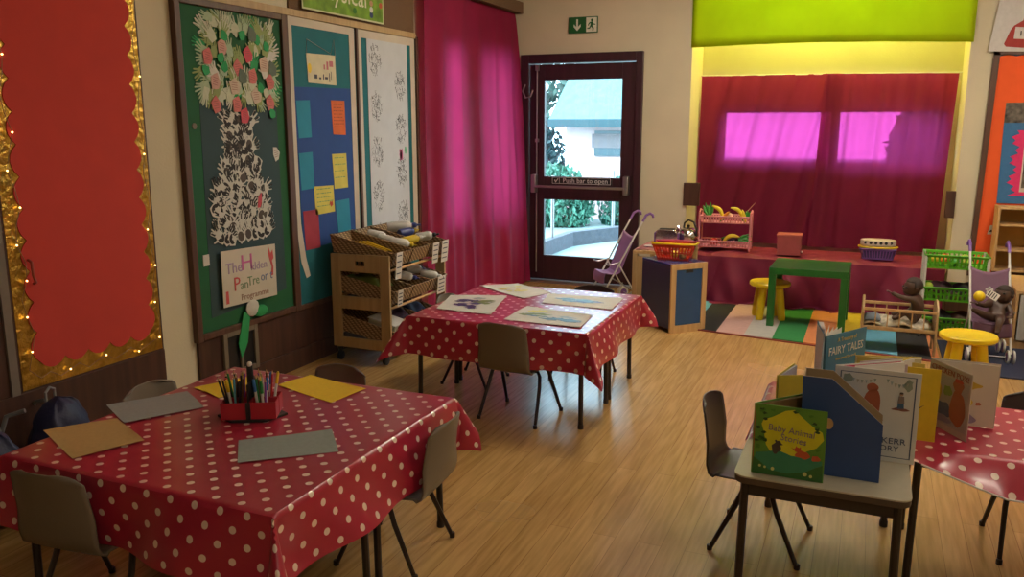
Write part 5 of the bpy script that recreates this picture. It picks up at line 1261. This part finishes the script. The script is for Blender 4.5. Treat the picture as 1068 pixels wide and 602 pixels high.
# kettle
ke = thing('kettle', 'round stainless toy kettle with black arched handle', 'kettle', (-1.37, 6.98, .5245), -.5, scale=1.4)
MB().lathe([(.030, 0), (.046, .004), (.058, .025), (.060, .045), (.050, .072), (.030, .086), (.001, .090)], (0, 0, 0), 26).build('kettle_body', ke, M['chrome'])
MB().tube([(-.045, 0, .05), (-.070, 0, .072), (-.082, 0, .090)], [.016, .011, .008], 10).build('spout', ke, M['chrome'])
MB().tube([(-.035, 0, .085), (-.030, 0, .115), (.0, 0, .135), (.04, 0, .125), (.062, 0, .085), (.062, 0, .045)], .006, 8).build('handle', ke, M['black']); MB().lathe([(.004, .09), (.010, .094), (.010, .104), (.001, .107)], (0, 0, 0), 12).build('lid_knob', ke, M['black'])
# ---- baskets
def basket(name, label, loc, rz, L_, W_, H_, m_body, m_rim, slots=9, taper=.82, group=None, par=None):
    t = thing(name, label, 'basket', loc, rz, group) if par is None else None
    b = MB().m(m_body); bot = taper
    for s in (-1, 1):
        for (La, Wa, ax) in ((L_, W_, 0), (W_, L_, 1)):
            n = slots if ax == 0 else max(3, int(slots * W_ / L_))
            def P(u, z, off=0):
                k = bot + (1 - bot) * z / H_; a = (u) * La / 2 * k; c = s * (Wa / 2 * k - off)
                return (a, c, z) if ax == 0 else (c, a, z)
            def strip(u0, u1, z0, z1): 
                v = [P(u0, z0), P(u1, z0), P(u1, z1), P(u0, z1), P(u0, z0, .003), P(u1, z0, .003), P(u1, z1, .003), P(u0, z1, .003)]
                b.add(v, [(0, 1, 2, 3), (4, 7, 6, 5), (0, 4, 5, 1), (3, 2, 6, 7), (0, 3, 7, 4), (1, 5, 6, 2)])
            strip(-1, 1, 0, H_ * .16); strip(-1, 1, H_ * .84, H_)
            if H_ > .09: strip(-1, 1, H_ * .46, H_ * .54)
            for k in range(n + 1):
                u = -1 + 2 * k / n; du = .42 / n; strip(max(-1, u - du), min(1, u + du), H_ * .14, H_ * .86)
    b.add([(sx * L_ / 2 * bot, sy * W_ / 2 * bot, zz) for zz in (.0, .003) for sx, sy in ((-1, -1), (1, -1), (1, 1), (-1, 1))], [(0, 1, 2, 3), (4, 5, 6, 7), (0, 1, 5, 4), (1, 2, 6, 5), (2, 3, 7, 6), (3, 0, 4, 7)])
    if par is not None:
        o = b.build(name, par, smooth=False); o.location = loc; host = o
    else: o = b.build('basket_body', t, smooth=False); host = t
    rim = MB(); rim.tube([(sx * L_ / 2 * 1.01, sy * W_ / 2 * 1.01, H_) for sx, sy in ((-1, -1), (1, -1), (1, 1), (-1, 1))], .006, 6, closed=True)
    rim.build('rim', host, m_rim); return t or o
rbk = basket('shopping_basket', 'red slotted shopping basket with yellow handle on navy cabinet', (-1.30, 6.14, .511), .05, .30, .20, .115, M['red_pl'], M['red_pl'], 12, .74)
b = MB(); b.tube([(-.155, -.09, .125), (-.10, -.115, .128), (.10, -.118, .128), (.165, -.09, .126), (.17, .02, .124), (.165, .07, .122)], .008, 8); b.build('handle', rbk, M['yellow'])
b = MB(); b.tube([(-.155, .09, .122), (.0, .115, .126), (.155, .09, .122)], .007, 8); b.build('handle', rbk, C('pink_handle', .55, .06, .15, .4))
def food(name, label, cat, loc, rot, mt_, kind, s=1.0, grp=None):
    t = thing(name, label, cat, loc, 0, grp); t.rotation_euler = rot; t.scale = (s,) * 3
    if kind == 'round':
        MB().ball((0, 0, 0), (.030, .030, .028)).build('fruit_body', t, mt_); MB().tube([(0, 0, .027), (.003, 0, .036)], .002, 6).build('stalk', t, M['dark'])
    elif kind == 'banana':
        pts = [(-.075 + .15 * k / 8, 0, .035 * math.sin(PI * k / 8)) for k in range(9)]
        MB().tube(pts, [.005, .012, .016, .018, .018, .017, .015, .010, .004], 8).build('fruit_body', t, mt_); MB().tube([(.073, 0, .002), (.085, 0, -.006)], .004, 6).build('stalk', t, C('stalk_green', .2, .25, .05))
    elif kind == 'leaf':
        b = MB()
        for k in range(5): a = -.5 + .25 * k; b.tube([(0, 0, 0), (math.sin(a) * .05, .01 * (k % 2), .05), (math.sin(a) * .085, .0, .10 + .02 * (k % 2))], [.010, .016, .002], 6)
        b.build('leaves', t, mt_); MB().lathe([(.012, -.02), (.014, 0), (.008, .02)], (0, 0, 0), 8).build('stem', t, C('stalk_green', 0, 0, 0))
    elif kind == 'corn':
        MB().lathe([(.004, -.07), (.018, -.05), (.021, 0), (.016, .05), (.003, .075)], (0, 0, 0), 12).build('cob', t, mt_); MB().tube([(-.012, 0, -.075), (-.02, 0, -.03), (-.016, 0, .02)], [.006, .012, .002], 6).tube([(.012, 0, -.075), (.02, 0, -.03), (.018, 0, .01)], [.006, .012, .002], 6).build('husk', t, C('husk_green', .1, .3, .04))
    return t
FY, FG, FO, FR, FPK = C('food_yellow', .70, .52, .03, .4), C('food_green', .04, .28, .04, .4), C('food_orange', .65, .22, .02, .4), C('food_red', .5, .03, .02, .4), C('food_pink', .6, .3, .25, .4)
for k, (x, y, z, m_, nm, lb_) in enumerate(((-1.36, 6.12, .565, FR, 'apple', 'red play apple at the left inside the red basket'), (-1.24, 6.14, .585, FO, 'orange', 'orange play fruit at right on top of the red basket'), (-1.30, 6.16, .60, FPK, 'peach', 'pink play peach heaped in middle of the red basket'), (-1.29, 6.09, .555, FY, 'lemon', 'yellow play lemon at the front inside the red basket'), (-1.23, 6.08, .545, C('food_brown', .25, .12, .04), 'potato', 'brown play potato at the right front inside red basket'))): food('play_' + nm, lb_, 'play food', (x, y, z), (0, 0, k), m_, 'round', 1.0)
# ---- pink two-tier rack
pk = thing('tiered_rack', 'pink plastic two-tier rack of play food on draped bench', 'rack', (-1.13, 7.40, .424), .06)
L_, W_ = .42, .19
basket('rack_tray', '', (0, 0, .025), 0, L_, W_, .055, M['pink_pl'], M['pink_pl'], 18, .97, par=pk)
basket('rack_tray', '', (0, 0, .235), 0, L_, W_, .060, M['pink_pl'], M['pink_pl'], 18, .97, par=pk)
for sx in (-1, 1):
    for sy in (-1, 1): MB().tube([(sx * L_ / 2 * 1.02, sy * W_ / 2 * 1.02, 0), (sx * L_ / 2 * 1.02, sy * W_ / 2 * 1.02, .33)], .008, 8).build('post', pk, M['pink_pl'])
    MB().tube([(sx * L_ / 2 * 1.02, -W_ / 2 * 1.02, .325), (sx * L_ / 2 * 1.04, 0, .345), (sx * L_ / 2 * 1.02, W_ / 2 * 1.02, .325)], .007, 8).build('handle', pk, M['pink_pl'])
FD = [('cucumber', 'green play leek standing at the left of the top pink tray', (-1.27, 7.37, .70), (0, -.1, 0), FG, 'leaf', 1.1), ('banana', 'yellow play banana leaning right of the leek on top tray', (-1.20, 7.36, .745), (0, .9, 0), FY, 'banana', .95), ('corn', 'orange play corn cob near middle of the top pink tray', (-1.14, 7.38, .715), (0, .8, 0), FO, 'corn', .8), ('peach', 'pale pink play peach at middle of the top pink tray', (-1.10, 7.40, .715), (0, 0, 0), FPK, 'round', 1), ('banana', 'yellow play banana tilted at right of the top pink tray', (-1.04, 7.37, .745), (0, .75, 0), FY, 'banana', .9), ('corn', 'small yellow play corn cob at right end of top tray', (-.975, 7.38, .72), (0, -.3, 0), FY, 'corn', .8), ('lettuce', 'small green play lettuce at far right of the top tray', (-.96, 7.42, .70), (0, .3, 0), FG, 'leaf', .6),
      ('banana', 'yellow play banana lying on the lower pink tray', (-1.07, 7.36, .513), (0, -.35, .2), FY, 'banana', 1), ('lettuce', 'green play leek lying at right of the lower pink tray', (-1.02, 7.38, .515), (0, 1.45, .1), FG, 'leaf', 1), ('aubergine', 'dark play aubergine lying at the back of lower pink tray', (-1.10, 7.43, .51), (0, 1.5, .3), C('food_dark', .04, .02, .05, .35), 'corn', .9), ('plate', 'red play plate flat at left of the lower pink tray', (-1.22, 7.38, .492), (0, 0, 0), FR, 'round', 1.2)]
for nm, lb_, loc, rot, m_, kd, s in FD: food('play_' + nm, lb_, 'play food', loc, rot, m_, kd, s)
tag(MB().tube([(-.99, 7.47, .72), (-.90, 7.50, .83)], .003, 6).build('straw', mt=C('pink_straw', .5, .2, .2)), 'thin pink stick poking up from the right of the pink rack', 'stick')
# ---- dusty red box and purple basket
db = thing('toy_box', 'plain dusty red square play box on the draped bench', 'box', (-.585, 7.33, .424), .03)
MB().bb(-.095, .095, -.085, .085, 0, .155).build('box_body', db, M['pinkbox'], bevel=.002, smooth=False); MB().bb(-.100, .100, -.090, .090, .155, .172).build('box_lid', db, C('box_lid', .36, .075, .07), bevel=.002, smooth=False); MB().ball((.104, -.05, .03), .010, 8, 6).build('knob', db, M['white'])
vb = basket('basket', 'deep purple plastic basket on the right of draped bench', (.10, 7.36, .424), .02, .27, .18, .085, M['purple_pl'], M['purple_pl'], 12, .85)
MB().bb(-.112, .112, -.075, .075, .004, .08).build('lining', vb, C('deep_purple', .05, .03, .11))
yt = thing('food_tray', 'pale yellow and orange rimmed play tray stacked in purple basket', 'tray', (.10, 7.36, .510), .02)
MB().prism(circ(0, 0, .145, .095, 28), XY, 0, .010).build('tray_body', yt, C('peach_pl', .60, .34, .10, .4), bevel=.003); MB().tube([(p[0], p[1], .012) for p in circ(0, 0, .148, .097, 28)], .006, 6, closed=True).build('rim', yt, M['yellow'])
eb = thing('egg_tray', 'pale pink play egg tray with dark round holes, on top', 'tray', (.10, 7.36, .530), .02)
MB().prism(circ(0, 0, .135, .08, 28), XY, 0, .050).build('tray_body', eb, C('egg_pink', .52, .42, .40, .5), bevel=.008)
for k in range(6): MB().lathe([(.012, -.0015), (.012, .0015)], (-.095 + .038 * k, -.0800 * math.sqrt(max(0, 1 - ((-.095 + .038 * k) / .135) ** 2)) - .001, .028), 10, 'y').build('hole', eb, M['black'])

# ---- skinned figures
def skin(name, parent, verts, edges, radii, mt_, sub=2):
    me = bpy.data.meshes.new(name); me.from_pydata(verts, edges, []); me.materials.append(mt_)
    o = bpy.data.objects.new(name, me); COL.objects.link(o); o.parent = parent
    sk = o.modifiers.new('skin', 'SKIN'); sk.use_smooth_shade = True
    if not me.skin_vertices: me.attributes.new('skin', 'FLOAT', 'POINT') if False else None
    for i, r in enumerate(radii): me.skin_vertices[0].data[i].radius = (r, r)
    me.skin_vertices[0].data[0].use_root = True
    sb = o.modifiers.new('sub', 'SUBSURF'); sb.levels = sub; sb.render_levels = sub
    return o
def ensure_skin(o): pass
def doll(label, loc, rz, J, s=1.0):
    """J: joint name -> local position"""
    t = thing('baby_doll', label, 'doll', loc, rz, scale=s)
    names = list(J); idx = {n: i for i, n in enumerate(names)}
    R = dict(pelvis=.036, belly=.040, chest=.036, neck=.018, shl=.020, shr=.020, ell=.015, elr=.015, wrl=.012, wrr=.012, hal=.014, har=.014, hil=.026, hir=.026, knl=.021, knr=.021, anl=.015, anr=.015, fol=.013, for_=.013, head0=.020)
    E_ = [('pelvis', 'belly'), ('belly', 'chest'), ('chest', 'neck'), ('neck', 'head0'), ('chest', 'shl'), ('shl', 'ell'), ('ell', 'wrl'), ('wrl', 'hal'), ('chest', 'shr'), ('shr', 'elr'), ('elr', 'wrr'), ('wrr', 'har'), ('pelvis', 'hil'), ('hil', 'knl'), ('knl', 'anl'), ('anl', 'fol'), ('pelvis', 'hir'), ('hir', 'knr'), ('knr', 'anr'), ('anr', 'for_')]
    me = bpy.data.meshes.new('doll_body'); me.from_pydata([J[n] for n in names], [(idx[a], idx[b]) for a, b in E_], [])
    me.materials.append(M['brown_skin']); o = bpy.data.objects.new('doll_body', me); COL.objects.link(o); o.parent = t
    bm = bmesh.new(); bm.from_mesh(me); ly = bm.verts.layers.skin.verify(); bm.verts.ensure_lookup_table()
    for n in names: v = bm.verts[idx[n]][ly]; v.radius = (R[n], R[n]); v.use_root = (n == 'pelvis')
    bm.to_mesh(me); bm.free()
    sk = o.modifiers.new('skin', 'SKIN'); sk.use_smooth_shade = True; sb = o.modifiers.new('sub', 'SUBSURF'); sb.levels = 2; sb.render_levels = 2
    # fingers
    for hnd, pre in (('hal', 'wrl'), ('har', 'wrr')):
        H = Vector(J[hnd]); d = (H - Vector(J[pre])).normalized(); side = d.cross(Vector((0, 0, 1))).normalized(); b = MB()
        for k in range(4): q = side * (-.009 + .006 * k); b.tube([H + q + d * .004, H + q + d * .020, H + q * 1.1 + d * .028 - Vector((0, 0, .004))], [.0036, .0034, .0025], 6)
        b.tube([H - side * .010, H - side * .018 + d * .010], [.004, .003], 6); b.build('fingers', o, M['brown_skin'])
    hd = Vector(J['head0']); f = Vector(J.get('_face', (0, -1, 0)))
    b = MB(); b.ball(hd + Vector((0, 0, .030)), (.046, .050, .050), 20, 14); b.ball(hd + Vector((0, 0, .012)) + FACE * .018, (.034, .034, .030), 16, 10)
    sd = FACE.cross(Vector((0, 0, 1))).normalized(); hc = hd + Vector((0, 0, .028))
    b.ball(hc + FACE * .050 - Vector((0, 0, .006)), (.007, .007, .006), 8, 6)
    for s_ in (-1, 1): b.ball(hc + sd * s_ * .045, (.010, .010, .014), 8, 6)
    b.build('head', t, M['brown_skin'], angle=60)
    b = MB()
    for s_ in (-1, 1): b.ball(hc + FACE * .044 + sd * s_ * .018 + Vector((0, 0, .004)), (.007, .007, .006), 8, 6)
    b.build('eyes', t, M['black']); b = MB(); b.ball(hc + FACE * .044 - Vector((0, 0, .022)), (.009, .009, .004), 8, 6); b.build('lips', t, C('doll_lip', .20, .05, .04))
    b = MB(); b.ball(hd + Vector((0, 0, .036)) - FACE * .006, (.0485, .052, .050), 20, 12)
    bm = b.bm; cut = [v for v in bm.verts if (v.co - hc).dot(FACE) > .022 and v.co.z < hc.z + .030 or v.co.z < hc.z - .012]; bmesh.ops.delete(bm, geom=cut, context='VERTS')
    b.build('hair', t, C('doll_hair', .03, .018, .014, .7), solid=.002)
    return t
# ---- wooden cot with doll
ct = thing('doll_cot', 'beech dolls cot with spindles standing across the striped rug', 'cot', (.245, 6.03, 0), math.radians(1))
for sx in (-1, 1):
    y_ = .13; b = MB(); pr_ = [(-y_, .0), (-y_ + .04, .0), (-y_ + .05, .10), (y_ - .05, .10), (y_ - .04, 0), (y_, 0), (y_, .28)] + [(y_ * math.cos(a) * (1 - .0 * a), .28 + .085 * math.sin(a)) for a in [PI * k / 10 for k in range(1, 10)]] + [(-y_, .28)]
    b.prism(pr_, lambda u, v, w: (w, u, v), sx * .222 - .007, sx * .222 + .007); b.build('end_panel', ct, M['beech2'], bevel=.003, smooth=False)
for sy in (-1, 1):
    MB().box((0, sy * .118, .297), (.43, .014, .020)).build('top_rail', ct, M['beech'], bevel=.003); MB().box((0, sy * .118, .172), (.43, .014, .022)).build('bottom_rail', ct, M['beech2'], bevel=.003)
    for k in range(5): MB().tube([(-.145 + .073 * k, sy * .118, .18), (-.145 + .073 * k, sy * .118, .29)], .0045, 6).build('spindle', ct, M['beech'])
MB().bb(-.214, .214, -.11, .11, .155, .163).build('base_board', ct, M['beech2'], smooth=False)
FLOR = mat('cream_floral_cotton', (.50, .46, .36), .85, var=.55, scale=26)
tag(MB().grid(lambda u, v: (.035 + .40 * u, 5.93 + .20 * v, .178 + .045 * math.sin(PI * u) ** .6 * math.sin(PI * v) ** .6 + .014 * math.sin(13 * u + 9 * v) + .01), 24, 16).build('blanket', mt=FLOR, solid=.006), 'crumpled cream floral blanket lying inside the dolls cot', 'blanket')
tag(MB().grid(lambda u, v: (.035 + .10 * u, 5.94 + .17 * v, .215 + .03 * math.sin(PI * u) ** .5 * math.sin(PI * v) ** .5), 10, 12).build('pillow', mt=C('grey_blue_cotton', .16, .20, .24, .9), solid=.01), 'small grey-blue pillow at the left end of the cot', 'pillow')
FACE = Vector((-.92, -.38, 0)).normalized()
doll('brown baby doll sitting up in the cot reaching to the left', (.345, 6.02, .200), 0,
     dict(pelvis=(.02, 0, .032), belly=(.012, 0, .075), chest=(-.004, 0, .130), neck=(-.016, 0, .160), head0=(-.026, 0, .176),
          shl=(-.018, -.040, .142), ell=(-.070, -.060, .150), wrl=(-.115, -.065, .168), hal=(-.135, -.067, .178), shr=(.008, .040, .140), elr=(.0, .062, .09), wrr=(-.03, .060, .06), har=(-.045, .055, .05),
          hil=(.0, -.035, .028), knl=(-.055, -.055, .075), anl=(-.10, -.055, .03), fol=(-.125, -.057, .035), hir=(.0, .035, .028), knr=(-.05, .05, .05), anr=(-.10, .055, .03), for_=(-.125, .055, .036)), 1.18)
# ---- lime green trolley
lt = thing('basket_trolley', 'white-framed trolley of three lime green baskets behind the cot', 'trolley', (.60, 6.60, 0), .0)
for sx in (-1, 1):
    for sy in (-1, 1):
        MB().tube([(sx * .195, sy * .12, .03), (sx * .195, sy * .12, .60)], .011, 8).build('post', lt, M['white'])
        MB().lathe([(.014, -.008), (.018, -.006), (.018, .006), (.014, .008)], (sx * .195, sy * .12, .0185), 12, 'x').build('castor', lt, M['black'])
for z in (.06, .275, .505): basket('basket_tray', '', (0, 0, z), 0, .40, .26, .095, M['lime_pl'], M['lime_pl'], 14, .93, par=lt)
rnd = random.Random(8)
for k in range(12):
    m_, cn = [(FY, 'yellow'), (FO, 'orange'), (FG, 'green'), (C('food_lime', .35, .45, .05), 'lime')][k % 4]
    food('play_fruit', '%s play fruit heaped in the top lime green basket' % cn, 'play food', (.47 + .065 * (k % 4) + rnd.uniform(-.01, .01), 6.53 + .055 * (k // 4), .548 + .018 * rnd.random()), (0, 0, k), m_, 'round', 1.0, '%s play fruit in the top lime basket' % cn)
for k, (x, z, m_, lb_) in enumerate(((.52, .375, C('dressup_dark', .05, .02, .03), 'dark red dressing-up cloth heaped in the middle lime basket'), (.68, .375, C('dressup_black', .02, .02, .02), 'black dressing-up cloth heaped in the middle lime basket'), (.53, .165, C('dressup_black', 0, 0, 0), 'black cloth heaped at left in the bottom lime basket'), (.68, .165, C('dressup_brown', .08, .04, .03), 'brown cloth heaped at right in the bottom lime basket'))):
    o = MB().grid(lambda u, v, k=k: (x + (-.085 + .17 * u), 6.50 + .2 * v, z - .04 + .055 * math.sin(PI * u) ** .5 * math.sin(PI * v) ** .5 + .012 * math.sin(12 * u + 8 * v + k)), 14, 14).build('heaped_cloth', mt=m_, solid=.008); tag(o, lb_, 'cloth')
food('play_lime', 'lime green play fruit at the left of the middle basket', 'play food', (.44, 6.52, .372), (0, 0, 0), C('food_lime', 0, 0, 0), 'round', 1)
# ---- pushchairs
def pushchair(label, loc, rz, fab, grip, s=1.0):
    """local: rider faces -y; handles at +y"""
    t = thing('doll_pushchair', label, 'pushchair', loc, rz, scale=s)
    for sx in (-1, 1):
        x = sx * .115
        MB().tube([(x, .20, .69), (x, -.14, .10), (x, -.16, .065)], .0075, 8).build('front_rod', t, M['white'])
        MB().tube([(x, .13, .065), (x, .12, .10), (x, -.02, .33)], .0065, 8).build('rear_rod', t, M['white'])
        MB().tube([(x, .185, .665), (x, .215, .715), (x, .25, .730), (x, .275, .715), (x, .28, .695)], [.010, .011, .011, .011, .010], 8).build('handle', t, grip)
        MB().tube([(x, .0, .34), (x, -.10, .32), (x, -.14, .33)], .006, 8).build('arm_rest', t, M['grey_metal'])
        for wy in (-.16, .13):
            for dx in (-.016, .016):
                wh = MB().lathe([(.030, -.006), (.042, -.007), (.045, -.003), (.045, .003), (.042, .007), (.030, .006)], (x + dx, wy, .046), 20, 'x').build('wheel', t, M['white']); MB().lathe([(.004, -.0085), (.029, -.0065), (.029, .0065), (.004, .0085)], (x + dx, wy, .046), 16, 'x').build('hub', wh, grip)
    b = MB(); b.tube([(-.115, .02, .14 + .03), (.115, .12, .10)], .005, 6).tube([(.115, .02, .17), (-.115, .12, .10)], .005, 6).tube([(-.13, -.16, .046), (.13, -.16, .046)], .004, 6).tube([(-.13, .13, .046), (.13, .13, .046)], .004, 6); b.build('cross_brace', t, M['grey_metal'])
    prof = [(.125, .555), (.09, .47), (.05, .38), (.02, .30), (.0, .255), (-.03, .24), (-.09, .245), (-.13, .255), (-.14, .22), (-.142, .17)]
    def fs(u, v):
        k = v * (len(prof) - 1); i = min(int(k), len(prof) - 2); f_ = k - i; y = prof[i][0] * (1 - f_) + prof[i + 1][0] * f_; z = prof[i][1] * (1 - f_) + prof[i + 1][1] * f_
        sag = math.sin(PI * u); return ((-.113 + .226 * u), y + .018 * sag, z - .018 * sag + (.02 * (1 - sag) if v < .05 else 0))
    MB().grid(fs, 14, 36).build('fabric_sling', t, fab, solid=.004)
    return t
pushchair('lilac dolls pushchair standing half turned in front of the door', (-1.965, 6.86, 0), math.radians(-50), M['lilac'], C('purple_grip', .20, .09, .34, .4), 1.04)
pc2 = pushchair('mauve dolls pushchair with seated doll beside the lime trolley', (.780, 6.10, 0), math.radians(4), M['mauve'], C('purple_grip', 0, 0, 0), 1.0)
b = MB()
for k in range(5): a = 2 * PI * k / 5 + .3; b.ball((.0 + .016 * math.cos(a), .068, .43 + .016 * math.sin(a)), (.009, .003, .009), 8, 6)
b.build('flower_print', pc2, C('flower_white', .6, .58, .55)); 
FACE = Vector((-.45, -.75, .25)).normalized()
doll('brown baby doll slumped in the mauve pushchair under a yellow ball', (.785, 6.06, .285), 0,
     dict(pelvis=(.02, -.03, .0), belly=(.03, -.01, .025), chest=(.045, .01, .065), neck=(.05, .02, .085), head0=(.055, .015, .090),
          shl=(.0, .0, .075), ell=(-.04, -.045, .06), wrl=(-.075, -.075, .075), hal=(-.09, -.085, .08), shr=(.08, .0, .06), elr=(.095, -.05, .03), wrr=(.085, -.085, .02), har=(.08, -.10, .02),
          hil=(-.015, -.05, .0), knl=(-.06, -.12, .03), anl=(-.095, -.15, .05), fol=(-.115, -.16, .06), hir=(.045, -.055, .0), knr=(.03, -.13, .0), anr=(.02, -.15, -.06), for_=(.018, -.165, -.07)), 1.15)
tag(MB().ball((.700, 5.985, .418), .034, 20, 14).build('ball', mt=M['yellow']), 'small bright yellow ball resting on doll in mauve pushchair', 'ball')
cd = thing('picture_card', 'small white card with black lines propped on doll in pushchair', 'card', (.775, 5.985, .43)); cd.rotation_euler = (1.1, .5, -.2)
MB().bb(-.035, .035, -.024, .024, 0, .003).build('card_sheet', cd, M['paper_w'], smooth=False)
b = MB().m(M['black']); [b.bb(-.028 + .014 * k, -.022 + .014 * k, -.018, .018, .0031, .0036) for k in range(4)]; b.build('printed_lines', cd, smooth=False)
# ---- shelf unit and low cabinet at the right
su = thing('shelf_unit', 'beech wall shelf unit below the blue and pink photo board', 'shelf', (1.32, 7.31, .40))
for x in (-.415, .40): MB().bb(x, x + .018, -.11, .11, 0, .49).build('side_panel', su, M['beech'], bevel=.002, smooth=False)
MB().bb(-.397, .40, .10, .11, .0, .48).build('back_panel', su, mat('ochre_board', (.42, .24, .05), .6), smooth=False)
for z in (.0, .155, .345, .472): MB().bb(-.397, .40, -.108, .10, z, z + .016).build('shelf', su, M['beech'], bevel=.001, smooth=False)
struct(MB().bb(.93, RW, BW - .025, BW, .22, .385).build('trim_20', mt=M['dark'], smooth=False))
lc_ = thing('low_cabinet', 'low beech cabinet with white front panel behind the mauve pushchair', 'cabinet', (1.32, 6.72, 0))
b = MB(); b.bb(-.36, .36, -.36, .33, .385, .405).bb(-.36, -.342, -.36, .33, .0, .385).bb(.342, .36, -.36, .33, 0, .385).bb(-.342, .342, -.35, .33, .06, .078).bb(-.342, .342, -.35, -.335, 0, .06).bb(-.342, .342, .315, .33, .078, .385); b.build('carcass', lc_, M['beech'], bevel=.002, smooth=False)
MB().bb(-.335, .335, -.372, -.362, .07, .378).build('front_panel', lc_, C('panel_white', .42, .42, .40), bevel=.002, smooth=False)
